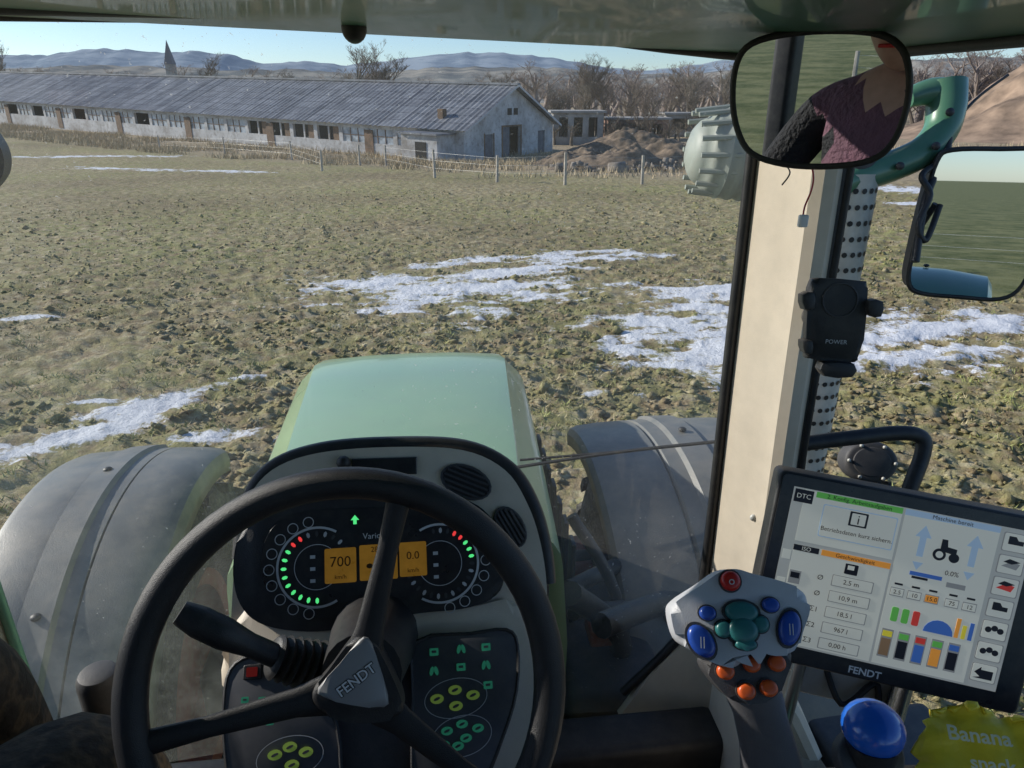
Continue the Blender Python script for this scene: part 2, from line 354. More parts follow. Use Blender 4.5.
# ------------------------------------------------------------------ barn
def barn():
    P=grp('cattle_barn',BA); z0=float(gz(BA.x,BA.y))-.05; sl=.026
    def q(t,gg,z): v=BA+BL*t+BG*gg; return Vector((v.x,v.y,z0+sl*t+z))
    def boxes(name,L,mat):
        vs=[];fs=[]
        for t0,t1,g0,g1,a,b in L:
            n=len(vs)
            for z in (a,b):
                for tt,gg in ((t0,g0),(t1,g0),(t1,g1),(t0,g1)): vs.append(q(tt,gg,z))
            fs+=[(n,n+1,n+2,n+3),(n+7,n+6,n+5,n+4),(n,n+4,n+5,n+1),(n+1,n+5,n+6,n+2),(n+2,n+6,n+7,n+3),(n+3,n+7,n+4,n)]
        return mesh(name,vs,fs,mat,P)
    W=15.9; Lg=125; He=2.85; Hr=6.4
    m,nt,o=newmat('barn_plaster'); b=nt.nodes.new('ShaderNodeBsdfPrincipled'); p=pos(nt)
    c=ramp(nt,noise(nt,.5,7,.7,p),[(.3,(.28,.26,.24)),(.5,(.48,.48,.48)),(.7,(.64,.64,.64))]); c=mix(nt,ramp(nt,noise(nt,2.5,6,.7,p),[(.5,0),(.7,.7)]),c,(.22,.19,.16))
    nt.links.new(c,b.inputs['Base Color']); b.inputs['Roughness'].default_value=.9; nt.links.new(b.outputs[0],o.inputs[0]); pl=m
    m,nt,o=newmat('barn_roof_sheets'); b=nt.nodes.new('ShaderNodeBsdfPrincipled'); p=pos(nt)
    mp=N(nt,'ShaderNodeMapping'); mp.inputs['Rotation'].default_value=(0,0,-math.atan2(BL.y,BL.x)); nt.links.new(p,mp.inputs[0])
    br=nt.nodes.new('ShaderNodeTexBrick'); br.inputs['Scale'].default_value=1; br.inputs['Brick Width'].default_value=2.4; br.inputs['Row Height'].default_value=1.3; br.inputs['Mortar Size'].default_value=.06; br.offset=0
    br.inputs['Color1'].default_value=(.16,.17,.19,1); br.inputs['Color2'].default_value=(.24,.25,.27,1); br.inputs['Mortar'].default_value=(.08,.085,.10,1); nt.links.new(mp.outputs[0],br.inputs[0])
    c=mix(nt,ramp(nt,noise(nt,.6,7,.75,p),[(.42,0),(.60,.8)]),br.outputs[0],(.09,.092,.105)); c=mix(nt,ramp(nt,noise(nt,1.3,7,.7),[(.58,0),(.72,.5)]),c,(.42,.43,.46))
    nt.links.new(c,b.inputs['Base Color']); b.inputs['Roughness'].default_value=.5; nt.links.new(b.outputs[0],o.inputs[0]); rf=m
    dk=pbr('barn_interior',(.03,.028,.025),.9); win=pbr('barn_window_panes',(.36,.40,.44),.3,var=.5,vs=1.5); wood=pbr('barn_boards',(.16,.10,.06),.8,var=.4,vs=2)
    L=[(0,Lg,0,.3,-2.5,1.0),(0,Lg,0,.3,2.3,He),(0,Lg,W-.3,W,-2.5,He)]; Wn=[];D=[];Bd=[]
    t=1.2; i=0; L.append((0,1.2,0,.3,1.0,2.3))
    while t<Lg-3.6:
        L.append((t+3.0,t+3.5,0,.3,1.0,2.3)); r=random.random()
        if 14<t<26: Bd.append((t,t+.9,.12,.2,1.0,2.3)); L.append((t+1.4,t+1.6,.1,.2,1.0,2.3))
        elif r<.72:
            Wn.append((t,t+3.0,.10,.16,1.0,2.3))
            for k in (1,2): Bd.append((t+k-.04,t+k+.04,.05,.10,1.0,2.3))
            Bd.append((t,t+3.0,.05,.10,1.62,1.68))
        elif r<.82: Bd.append((t,t+3.0,.06,.16,1.0,2.3))
        if i%4==2: Bd.append((t+2.5,t+3.6,-.06,-.005,-.3,2.2))
        t+=3.5;i+=1
    boxes('long_walls',L,pl); boxes('window_panes',Wn,win); boxes('boarded_windows',Bd,wood)
    G=[(0,.3,.3,3.2,-2.5,He),(0,.3,4.6,6.2,-2.5,He),(0,.3,9.4,12.8,-2.5,He),(0,.3,14.2,W-.3,-2.5,He),(0,.3,3.2,4.6,2.2,He),(0,.3,6.2,9.4,2.75,He),(0,.3,12.8,14.2,2.2,He)]
    boxes('gable_piers',G,pl)
    vs=[q(0,0,He),q(0,W,He),q(0,W/2,Hr-.1),q(.3,0,He),q(.3,W,He),q(.3,W/2,Hr-.1)]
    vs+= [q(Lg,0,-2.5),q(Lg,W,-2.5),q(Lg,W,He),q(Lg,W/2,Hr-.1),q(Lg,0,He)]
    mesh('gable_wall',vs,[(0,1,2),(5,4,3),(6,7,8,9,10)],pl,P)
    boxes('gable_doors',[(.12,.2,3.2,4.6,-.2,2.2),(.14,.2,6.2,7.6,-.2,2.75),(.12,.2,12.8,14.2,-.2,2.2)],pbr('barn_doors',(.12,.13,.15),.7,var=.3,vs=2))
    boxes('door_frames',[(-.04,-.004,6.0,6.2,-.2,2.9),(-.04,-.004,9.4,9.6,-.2,2.9),(-.04,-.004,6.2,9.4,2.76,2.9),(-.04,-.004,4.6,4.75,-.2,2.3),(-.04,-.004,3.05,3.2,-.2,2.3)],wood)
    boxes('gable_vent',[(-.05,.02,W/2-.9,W/2-.2,3.8,4.4),(-.05,.02,W/2+.2,W/2+.9,3.8,4.4)],dk)
    boxes('interior_shade_sheets',[(.4,Lg-.3,1.5,1.7,-.5,2.8),(2.5,2.6,.5,W-.5,-.5,He)],dk)  # upright near-black sheets stand in for the shade inside the barn
    vs=[];fs=[]; e=.6
    def roofpt(t,side,k,th):
        gg=(-e)*(1-k)+k*W/2; z=He-.25*(1-k)-0.02+(Hr-He)*k*1.0+th
        return q(t,gg if side==0 else W-gg,z)
    ts=np.arange(-.7,Lg+.7,.3)
    for side in (0,1):
        for i,t in enumerate(ts):
            c_=.06*(i%2)+random.uniform(-.012,.012)
            for k in (0,.33,.66,1): vs.append(roofpt(t,side,k,.06+c_+random.uniform(-.02,.02)))
        b0=side*len(ts)*4
        for i in range(len(ts)-1):
            for k in range(3): a=b0+i*4+k; fs.append((a,a+1,a+5,a+4))
    mesh('roof',vs,fs,rf,P)
    boxes('ridge_cap',[(-.7,Lg,W/2-.3,W/2+.3,Hr+.02,Hr+.2)],rf)
    vs=[q(-.72,-e,He-.35),q(-.72,W/2,Hr-.1),q(-.72,W/2,Hr+.1),q(-.72,-e,He-.12),q(-.72,W+e,He-.35),q(-.72,W+e,He-.12)]
    mesh('verge_boards',vs,[(0,1,2,3),(1,4,5,2)],pbr('verge_board',(.5,.5,.5),.7),P)
    boxes('corner_annexe',[(1.0,5.0,-2.6,-.003,-2,2.3)],pl); boxes('annexe_roof',[(.8,5.2,-2.9,.0,2.31,2.45)],rf)
    boxes('annexe_door',[(2.2,3.4,-2.66,-2.605,-1,1.7)],dk)
    boxes('roof_chimney',[(3.2,3.8,1.2,1.8,3.0,4.3)],wood)
barn()
def shed(name,px0,px1,py,h,dist,mat,dep=6):
    a=at(px0,py,dist);b=at(px1,py,dist); c=(a+b)/2; z=float(gz(c.x,c.y)); P=grp(name,(c.x,c.y,z)); w=(b-a).length
    box('wall_back',(c.x,c.y+dep,z+h/2-.5),(w,.3,h+1),mat,P)
    n=max(3,int(w/2.6))
    for i in range(n+1): box('pier',(c.x-w/2+w*i/n,c.y,z+h/2-.5),(.7,.4,h+1),mat,P)
    box('lintel',(c.x,c.y,z+h-.25),(w+.7,.36,.5),mat,P); box('plinth',(c.x,c.y,z+.2),(w+.7,.36,1.4),mat,P)
    box('side',(c.x-w/2-.2,c.y+dep/2,z+h/2-.5),(.3,dep-.4,h+1),mat,P); box('side',(c.x+w/2+.2,c.y+dep/2,z+h/2-.5),(.3,dep-.4,h+1),mat,P)
    box('roof',(c.x,c.y+dep/2,z+h+.12),(w+1.4,dep+1,.22),M['conc'],P)
shed('ruined_shed',556,600,130,3.6,84,M['conc']); shed('ruined_shed',612,665,132,2.6,88,pbr('red_brick',(.26,.15,.11),.9,var=.3,vs=2))
shed('ruined_shed',668,735,128,2.8,96,M['conc'])
def mound(name,c,sx,sy_,h,seed,mat,n=70):
    X,Y=np.meshgrid(np.linspace(-1,1,n),np.linspace(-1,1,n)); r=np.hypot(X,Y)
    x=c[0]+X*sx;y=c[1]+Y*sy_; k=1-ss(.05,1.0,r)
    z=gz(x,y)-.15+h*k*(.45+1.1*fbm(x*4/sx,y*4/sy_,4,seed))+k*.5*(fbm(x*1.7,y*1.7,4,seed+7,.65)-.4)*min(h,2)
    V=np.stack([x.ravel(),y.ravel(),z.ravel()],1); i,j=np.meshgrid(np.arange(n-1),np.arange(n-1),indexing='ij'); a=(i*n+j).ravel()
    fromnp(name,V,np.stack([a,a+1,a+n+1,a+n],1),mat)
M['earth']=pbr('rubble_soil',(.17,.125,.085),.95,var=.6,vs=1.6,bump=1,bs=8); M['redearth']=pbr('bare_slope',(.27,.19,.13),.95,var=.6,vs=.35,bump=1,bs=3)
p=g(625,172); mound('rubble_heap',(p.x,p.y+4),6,4,1.4,3,M['earth']); p=g(585,170); mound('rubble_heap',(p.x,p.y+8),5,4,1.2,5,M['earth'])
p=g(690,170); mound('rubble_heap',(p.x,p.y+5),7,4,1.4,8,M['earth']); p=g(655,160); mound('rubble_heap',(p.x,p.y+12),9,5,1.8,9,M['earth'])
mound('earth_bank',(78,90),34,26,12,12,M['redearth'],120)
def rubble():
    n=1500; x=rng.uniform(3,28,n); y=rng.uniform(48,66,n); s=rng.gamma(1.6,.045,n)+.03
    z=gz(x,y)+.05+rng.uniform(0,.5,n)*(fbm(x*.3,y*.3,2,8)>.5)
    O=np.array([[sx,sy2,sz] for sx in(-1,1) for sy2 in(-1,1) for sz in(-1,1)],float)
    V=O[None]*s[:,None,None]*rng.uniform(.4,1.6,(n,1,3)); V+=rng.normal(0,.3,(n,8,3))*s[:,None,None]
    V[:,:,0]+=x[:,None];V[:,:,1]+=y[:,None];V[:,:,2]+=z[:,None]
    f=np.array([[0,1,3,2],[4,6,7,5],[0,4,5,1],[2,3,7,6],[0,2,6,4],[1,5,7,3]])
    fromnp('rubble_stones',V.reshape(-1,3),(f[None]+8*np.arange(n)[:,None,None]).reshape(-1,4),M['stone'])
rubble()
def fence(name,pts,h,mat):
    P=grp(name,pts[0]); tops=[]
    for p in pts:
        l=random.uniform(-.06,.06); hh=h*random.uniform(.9,1.1); t=p+Vector((l,0,hh)); tops.append((p,t)); sweep('post',[p-Vector((0,0,.3)),t],[.085,.07],mat,P,6,n=1)
    for k in (.35,.62,.9):
        sweep('wire',[a.lerp(b,k)+Vector((0,-.06,0)) for a,b in tops],.004,M['lgrey'],P,3,n=1)
M['post']=pbr('fence_post_wood',(.42,.38,.32),.9,var=.3,vs=3)
fence('field_fence',[g(a,b) for a,b in ((160,150),(225,154),(292,160),(322,171),(360,166),(386,166),(435,178),(497,182),(565,185),(642,184),(700,183),(770,182),(860,180),(960,178),(1060,176),(1200,175))],1.45,M['post'])
fence('meadow_fence',[Vector((x_,-22+.1*x_,float(gz(x_,-22)))) for x_ in range(-10,40,4)],1.3,M['post'])
M['bark']=pbr('bare_bark',(.15,.12,.09),.9,var=.3,vs=1); M['bark2']=pbr('distant_twigs_hazy',(.27,.22,.19),.9,var=.35,vs=.12)  # far twigs paler than near bark: distance haze put into their colour
def treedata(seed,H,wd,n1=9,n2=6,n3=6,n4=4,thick=1.0):
    r=random.Random(seed); vs=[];fs=[]
    def seg(a,b,ra,rb,k):
        t=(b-a).normalized(); u=t.orthogonal().normalized(); w=t.cross(u); n=len(vs)
        for p,rr in ((a,ra),(b,rb)):
            for i in range(k): an=6.2832*i/k; vs.append(p+u*math.cos(an)*rr+w*math.sin(an)*rr)
        for i in range(k): fs.append((n+i,n+(i+1)%k,n+k+(i+1)%k,n+k+i))
    def br(p,d,L,rad,lv):
        k=(6,4,3,3,3)[lv]; ns=4 if lv<2 else 2; pts=[p]
        for i in range(ns):
            d=(d+Vector((r.gauss(0,.13),r.gauss(0,.13),r.gauss(.05,.08)))).normalized()
            pts.append(pts[-1]+d*L/ns)
        for i in range(ns): seg(pts[i],pts[i+1],max(rad*(1-.75*i/ns),.008*thick),max(rad*(1-.75*(i+1)/ns),.005*thick),k)
        if lv==4: return
        for j in range((n1,n2,n3,n4)[lv]):
            t=r.uniform(.22 if lv==0 else .15,1.0)*ns; i=min(int(t),ns-1); q=pts[i].lerp(pts[i+1],t-i)
            a=r.uniform(0,6.283); out=Vector((math.cos(a),math.sin(a),r.uniform(.2,1.0))) 
            nd=(d*.55+out*.75*wd).normalized() 
            br(q,nd,L*r.uniform(.38,.62)*(1.05-.25*t/ns),rad*.45*(1-.5*t/ns),lv+1)
    br(Vector((0,0,0)),Vector((0,0,1)),H*.72,H*.022*thick,0)
    V=np.array([tuple(v) for v in vs]); V*=H/V[:,2].max(); return V,fs
TD=[treedata(i,10,.85,11,8,6,4,1.4) for i in range(4)]
TM=[]
for i,(v,f) in enumerate(TD):
    me=bpy.data.meshes.new('bare_tree'); me.from_pydata(v.tolist(),[],f); me.materials.append(M['bark']); TM.append(me)
def tree(px,pytop,dist,k,w=1.0):
    p=at(px,95,dist); gzv=float(gz(p.x,p.y)); top=EYE+sight(px,pytop)*(p.y/sight(px,pytop).y); h=top.z-gzv
    o=bpy.data.objects.new('bare_tree',TM[k]); COL.objects.link(o); o.location=(p.x,p.y,gzv-.1); s=h/10.0; o.scale=(s*w,s*w,s); o.rotation_euler=(0,0,px)
for a in ((352,38,118,0,1.2),(378,50,120,2,1.2),(364,44,122,3,1.1),(592,50,124,1,1.2),(606,56,118,3,1.2),(580,60,120,0,1.1),(695,62,110,2,1.2),(722,54,115,1,1.2),(672,68,112,3,1.2),(12,38,150,0,1),(208,50,160,1,1.2),(545,82,102,3,1.5),(498,66,140,2,1.2),(628,76,108,0,1.5),(745,58,100,3,1.3),(655,84,98,1,1.5),(920,68,105,2,1.3),(700,90,92,0,1.6),(985,58,115,1,1.2),(1015,64,110,0,1.2),(290,66,170,3,1.2),(560,88,100,1,1.6)): tree(*a)
def treemass(name,n,az0,az1,r0,r1,h0,h1,mat):
    VV=[];FF=[];off=0; sm=[treedata(50+i,10,1.2,8,5,4,3,2.2) for i in range(3)]
    for i in range(n):
        a=math.radians(random.uniform(az0,az1)); r=random.uniform(r0,r1); x,y=r*math.sin(a),r*math.cos(a); s=random.uniform(h0,h1)/10.
        v,f=sm[i%3]; an=random.uniform(0,6.28); c,s_=math.cos(an),math.sin(an); w=v.copy(); w[:,0]=(v[:,0]*c-v[:,1]*s_)*s*1.4+x; w[:,1]=(v[:,0]*s_+v[:,1]*c)*s*1.4+y; w[:,2]=v[:,2]*s+float(gz(x,y))
        VV.append(w); FF.append(np.array(f,int)+off); off+=len(v)
    fromnp(name,np.concatenate(VV),np.concatenate(FF),mat)
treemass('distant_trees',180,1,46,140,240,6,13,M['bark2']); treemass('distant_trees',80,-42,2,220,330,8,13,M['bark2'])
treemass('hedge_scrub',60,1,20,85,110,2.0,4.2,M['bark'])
def hills(name,sky,dist,deep,mat,seed,am=7):
    pxs=np.linspace(sky[0][0],sky[-1][0],400); ys=np.interp(pxs,[s[0] for s in sky],[s[1] for s in sky]); ker=np.ones(7)/7; ys=np.convolve(np.pad(ys,3,'edge'),ker,'valid'); ys=ys+(fbm(pxs*.03,pxs*0,3,seed)-.5)*am+(fbm(pxs*.35,pxs*0,2,seed+3)-.5)*3.0
    V=[];rows=14
    for i in range(rows):
        k=i/(rows-1)
        for px,py in zip(pxs,ys):
            s=sight(px,py); top=EYE+s*(dist/ s.y); base=-6
            x=top.x*(1-.35*(1-k)*deep/dist*2); y=top.y-(1-k)*deep
            prof=math.sin(k*math.pi/2)**1.3; z=base+(top.z-base)*prof*(1+.10*(fbm(np.array(x*.004),np.array(y*.004),3,seed)-.5)*(1-k)*4)
            V.append((x,y,float(z)))
    V=np.array(V); n=len(pxs); i,j=np.meshgrid(np.arange(rows-1),np.arange(n-1),indexing='ij'); a=(i*n+j).ravel()
    fromnp(name,V,np.stack([a,a+1,a+n+1,a+n],1),mat,None,True)
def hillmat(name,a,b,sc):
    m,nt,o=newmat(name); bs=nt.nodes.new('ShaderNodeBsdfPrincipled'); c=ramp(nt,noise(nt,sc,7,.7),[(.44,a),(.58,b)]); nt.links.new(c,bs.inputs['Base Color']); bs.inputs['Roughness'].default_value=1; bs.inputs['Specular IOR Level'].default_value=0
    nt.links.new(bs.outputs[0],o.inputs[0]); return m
hills('far_hills',[(-900,60),(-200,54),(40,58),(100,49),(150,52),(240,55),(275,68),(300,60),(335,66),(400,60),(450,54),(500,52),(560,59),(600,68),(650,71),(700,65),(740,58),(800,58),(900,64),(1100,68),(1900,72)],2600,900,hillmat('far_hill_forest_haze',(.24,.30,.37),(.36,.42,.48),.008),4,4)  # blue-grey distance haze is put into the forest colour
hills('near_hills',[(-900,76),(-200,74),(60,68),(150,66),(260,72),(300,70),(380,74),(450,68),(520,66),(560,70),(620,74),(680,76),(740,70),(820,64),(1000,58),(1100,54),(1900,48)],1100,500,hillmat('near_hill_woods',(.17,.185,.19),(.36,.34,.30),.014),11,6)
def church():
    p=at(172,75,330); z=float(gz(p.x,p.y)); P=grp('church',(p.x,p.y,z)); w=M['conc']; rfm=pbr('slate_spire',(.16,.16,.18),.6)
    box('tower',(p.x,p.y,z+8.5),(3.6,3.6,17),w,P); box('nave',(p.x+7.9,p.y,z+4),(12,6,8),w,P)
    t=27.5; mesh('spire',[(p.x-2.0,p.y-2.0,z+17.01),(p.x+2.0,p.y-2.0,z+17.01),(p.x+2.0,p.y+2.0,z+17.01),(p.x-2.0,p.y+2.0,z+17.01),(p.x,p.y,z+t)],[(0,1,4),(1,2,4),(2,3,4),(3,0,4),(3,2,1,0)],rfm,P)
    mesh('nave_roof',[(p.x+1.85,p.y-3.6,z+8.01),(p.x+14.9,p.y-3.6,z+8.01),(p.x+14.9,p.y+3.6,z+8.01),(p.x+1.85,p.y+3.6,z+8.01),(p.x+1.85,p.y,z+12),(p.x+14.9,p.y,z+12)],[(0,1,5,4),(2,3,4,5),(3,0,4),(1,2,5)],rfm,P)
church()
# ------------------------------------------------------------------ tractor exterior
TR=grp('tractor',T(0,0,0))
def hood():
    rings=[]
    ys=[1.16,1.3,1.5,1.8,2.1,2.3,2.4,2.5,2.6,2.68,2.72]
    dz=[1.82,1.818,1.81,1.79,1.765,1.745,1.725,1.69,1.61,1.45,1.2]
    for y,z in zip(ys,dz):
        k=(y-.9)/1.5; ht=.235+.10*min(k,1); hw=.32+.085*min(k,1)
        if y>2.3: hw-=(y-2.3)*.12; ht-=(y-2.3)*.2
        half=[(0,z+.012),(ht*.5,z+.009),(ht*.92,z),(ht,z-.004),(ht+.010,z-.018),(hw-.022,z-.058),(hw-.006,z-.085),(hw,z-.12),(hw+.015,z-.32),(hw+.01,max(.7,z-.6)),(hw-.02,.65)]
        full=half+[(-a,b) for a,b in half[::-1][:-1]]
        rings.append([T(a,y,b) for a,b in full])
    loft('hood',rings,M['green'],TR,True,True,22)
    for s in (-1,1):
        for i in range(7):
            a=T(s*.425,1.5+.1*i,1.35); box('grille_slat',a,(.012,.05,.35),M['black'],TR,YAW,.003)
hood()
box('firewall',T(0,1.13,1.45),(.60,.03,.5),M['black'],TR,YAW,.01)
def wheel(x,y,z,Rr,W,name,tn):
    P=grp(name,T(x,y,z)); prof=[(-W*.30,Rr*.52),(-W*.44,Rr*.60),(-W*.5,Rr*.75),(-W*.48,Rr*.88),(-W*.42,Rr*.95),(-W*.2,Rr*.975),(0,Rr*.98),(W*.2,Rr*.975),(W*.42,Rr*.95),(W*.48,Rr*.88),(W*.5,Rr*.75),(W*.44,Rr*.60),(W*.30,Rr*.52)]
    n=64
    vs=[];fs=[];k=len(prof)
    for i in range(n):
        a=2*math.pi*i/n
        for px,pr in prof: vs.append(T(x+px,y+pr*math.cos(a),z+pr*math.sin(a)))
    for i in range(n):
        for j in range(k-1): fs.append((i*k+j,((i+1)%n)*k+j,((i+1)%n)*k+j+1,i*k+j+1))
    mesh('tyre',vs,fs,M['rubber'],P,True,60)
    vs=[];fs=[]
    for i in range(20*2):
        s=-1 if i%2 else 1; a0=2*math.pi*(i//2+(.5 if s<0 else 0))/20
        c=[]
        for (xx,da,rr) in ((.01,.10,.97),(.5,-.16,.90),(.5,-.26,.90),(.01,.0,.97)):
            for top in (0,1):
                a=a0+da; r_=Rr*(rr+.045*top); c.append(T(x+s*xx*W,y+r_*math.cos(a),z+r_*math.sin(a)))
        n0=len(vs); vs+=c; fs+=[(n0+1,n0+3,n0+5,n0+7),(n0,n0+1,n0+3,n0+2),(n0+2,n0+3,n0+5,n0+4),(n0+4,n0+5,n0+7,n0+6),(n0+6,n0+7,n0+1,n0)]
    mesh('lugs',vs,fs,M['rubber'],P)
    rr=[(-W*.32,Rr*.53),(-W*.30,Rr*.45),(-W*.1,Rr*.40),(-W*.05,.12),(W*.1,.1),(W*.12,.0001)]
    vs=[];fs=[];k=len(rr);n=40
    for sg in (1,-1):
        b=len(vs)
        for i in range(n):
            a=2*math.pi*i/n
            for px,pr in rr: vs.append(T(x+px*sg,y+pr*math.cos(a),z+pr*math.sin(a)))
        for i in range(n):
            for j in range(k-1): fs.append((b+i*k+j,b+((i+1)%n)*k+j,b+((i+1)%n)*k+j+1,b+i*k+j+1))
    mesh('rim',vs,fs,M['rust'],P,True)
wheel(-.93,1.98,.70,.72,.5,'front_wheel',0); wheel(.93,1.98,.70,.72,.5,'front_wheel',1)
wheel(-.98,-1.1,.95,.98,.6,'rear_wheel',0); wheel(.98,-1.1,.95,.98,.6,'rear_wheel',1)
def fender(x,y,z,r,W,a0,a1,mat,nm,rib=True,s=1):
    P=grp(nm,T(x,y,z+r)); n=40; vs=[]
    cr=[(-.5,-.07),(-.5,-.02),(-.48,0),(-.44,.006),(-.2,.010),(-.165,.010),(-.15,.022),(.0,.024),(.02,.012),(.1,.011),(.115,.0),(.13,.011),(.3,.008),(.44,.0),(.48,-.01),(.5,-.03),(.5,-.07)] if rib else [(-.5,-.3),(-.5,-.03),(-.47,0),(-.2,.02),(.2,.02),(.47,0),(.5,-.03),(.5,-.06)]
    k=len(cr)
    for i in range(n):
        a=math.radians(a0+(a1-a0)*i/(n-1)); e=min(i,n-1-i); w=W*(1-.05*max(0,2-e))
        for cx,ch in cr: rr=r+ch; vs.append(T(x+s*cx*w,y+rr*math.cos(a),z+rr*math.sin(a)))
    fs=[(i*k+j,i*k+j+1,(i+1)*k+j+1,(i+1)*k+j) for i in range(n-1) for j in range(k-1)]
    o=mesh('mudguard_shell',vs,fs,mat,P,True,30); sm=o.modifiers.new('t','SOLIDIFY'); sm.thickness=.008
    for i in (9,22,31):
        a=math.radians(a0+(a1-a0)*i/(n-1)); rr=r+.03; c=T(x-s*.075*W,y+rr*math.cos(a),z+rr*math.sin(a)); sphere('bolt',c,.014,M['black'],P,(1,1,.6),2)
    if rib:
        for dx in (-.2,.2): sweep('bracket',[T(x+dx*s,y-.05,z+r-.02),T(x+dx*.5*s,y,z+r-.15),T(x-s*.32,y,z+.2)],.02,M['black'],P,8)
fender(-.90,1.98,.70,.80,.48,62,172,M['fender'],'front_mudguard',True,1); fender(.86,1.98,.73,.80,.60,60,172,M['fender'],'front_mudguard',True,-1)
fender(-.98,-1.1,.95,1.06,.66,20,150,M['dgreen'],'rear_mudguard',False,1); fender(.98,-1.1,.95,1.06,.66,20,150,M['dgreen'],'rear_mudguard',False,-1)
box('chassis',T(0,1.9,.75),(.5,1.8,.5),M['black'],TR,YAW,.03)
box('axle',T(0,1.98,.70),(1.5,.22,.22),M['black'],TR,YAW,.03)
for i,(a,b) in enumerate((((.38,1.25,1.5),(.62,1.7,.9)),((.40,1.4,1.45),(.66,1.9,1.0)),((.36,1.2,1.60),(.50,1.5,.8)),((.44,1.6,1.4),(.6,2.0,.85)),((-.40,1.3,1.5),(-.6,1.8,.9)),((.42,1.15,1.55),(.70,1.55,1.1)),((.42,1.5,1.6),(.45,1.3,.9)))):
    m=((a[0]+b[0])/2+.1,(a[1]+b[1])/2,(a[2]+b[2])/2+.1); sweep('hose',[T(*a),T(*m),T(*b)],.016+.006*(i%3),M['black'],TR,10)
box('battery_box',T(.50,1.45,1.05),(.25,.45,.45),M['dark'],TR,YAW,.03); box('valve_block',T(.47,1.75,1.25),(.12,.16,.12),M['rust'],TR,YAW,.01)
box('valve_block',T(.52,1.62,1.12),(.05,.1,.06),M['lgrey'],TR,YAW,.008); box('valve_block',T(.47,1.35,1.36),(.06,.08,.05),M['rust'],TR,YAW,.008)
box('fuel_tank',T(.72,.55,.95),(.42,.9,.6),M['dark'],TR,YAW,.08); box('fuel_tank',T(-.72,.45,.85),(.42,.9,.5),M['dark'],TR,YAW,.08)
box('rear_body',T(0,-.9,1.1),(1.2,1.2,.9),M['black'],TR,YAW,.05)
# ------------------------------------------------------------------ cab shell
CAB=grp('tractor_cab',T(0,.2,1.3))
def rr_loop(inset,z,rad=.16):
    xh=.70-inset; y0,y1=-.95+inset,1.09-inset; r=max(.03,rad-inset*.3); o=[]
    for cx,cyy,a0 in ((xh-r,y0+r,-90),(xh-r,y1-r,0),(-xh+r,y1-r,90),(-xh+r,y0+r,180)):
        for k in range(9):
            a=math.radians(a0+k*11.25); o.append((cx+r*math.cos(a),cyy+r*math.sin(a)))
    out=[]
    for i in range(len(o)):
        a=o[i];b=o[(i+1)%len(o)]; out.append(a)
        L=math.hypot(b[0]-a[0],b[1]-a[1])
        if L>.3:
            for k in range(1,12): out.append((a[0]+(b[0]-a[0])*k/12,a[1]+(b[1]-a[1])*k/12))
    res=[]
    for x_,y_ in out:
        t=min(1,max(0,(x_-.05)/.6)); zz=z-.045*t*t*(3-2*t)
        res.append(T(x_,y_,zz))
    return res
rings=[rr_loop(.55,2.86),rr_loop(.30,2.855),rr_loop(.16,2.83),rr_loop(.09,2.79),rr_loop(.05,2.735),rr_loop(.025,2.71),rr_loop(0,2.70)]
loft('headliner',rings,M['liner'],CAB,True,True,50)
rings=[rr_loop(-.002,2.70),rr_loop(-.05,2.705),rr_loop(-.08,2.74),rr_loop(-.09,2.82),rr_loop(-.05,2.92),rr_loop(.1,2.97),rr_loop(.5,2.98)]
loft('roof_shell',rings,M['dgreen'],CAB,True,True,50)
sweep('window_seal',rr_loop(.012,2.697),.008,M['black'],CAB,8,True,n=1)
sweep('roof_trim_line',[T(.20,.97,2.745),T(.40,.955,2.735),T(.52,.90,2.73),T(.585,.8,2.73),T(.60,.6,2.73)],.004,M['dark'],CAB,8)
def poly3(pts,z): return [Vector((a,b,z)) for a,b in pts]
def pil(x0,x1,z):
    y0=PW-.005; y1=PW+.125
    q=[(x1-.012,y0),(x1,y0+.010),(x1+.004,y1),(x0+.01,y1+.012),(x0,y1),(x0+.003,y1-.018),(x0+(x1-x0)*.35,y0+.065),(x1-.045,y0+.010),(x1-.03,y0)]
    return poly3(q,z)
PW=1.07
prs=[(2.74,.392,.482),(2.60,.394,.486),(2.40,.397,.490),(2.1,.401,.495),(1.9,.404,.499),(1.68,.407,.503),(1.665,.405,.505),(1.65,.407,.503),(1.58,.396,.520),(1.50,.358,.550),(1.42,.30,.60),(1.30,.24,.66)]
loft('front_pillar_right',[pil(a,b,z) for z,a,b in prs],M['beige'],CAB,True,True,28)
for z in (1.62,1.74,1.88): sphere('pillar_screw',(.446,PW+.030,z),.0075,M['lgrey'],CAB,(1,.7,1),2); 
sphere('pillar_screw',(.478,PW-.003,1.71),.0075,M['lgrey'],CAB,(1,.5,1),2); sphere('pillar_screw',(.43,PW+.050,1.70),.0065,M['lgrey'],CAB,(1,.7,1),2)
sweep('pillar_seal',[(.386,PW+.12,2.72),(.392,PW+.12,2.2),(.396,PW+.12,1.62),(.35,PW+.12,1.5),(.25,PW+.12,1.36)],.010,M['black'],CAB,8)
loft('door_frame',[[Vector((a,b,z)) for a,b in rect(x_,PW+.03,x_+.016,PW+.12)] for z,x_ in ((2.74,.490),(2.1,.503),(1.5,.530))],M['black'],CAB,True,False)
sweep('door_seal',[(.497,PW+.004,2.7),(.503,PW+.004,2.1),(.512,PW+.004,1.66)],.006,M['black'],CAB,8,n=1)
lp=T(-.735,1.06,0)
loft('front_pillar_left',[[Vector((a,b,z)) for a,b in rect(lp.x-.09,lp.y-.03,lp.x+.012,lp.y+.07,.028)] for z in (2.74,2.2,1.7,1.2)],M['beige'],CAB,True,True,50)
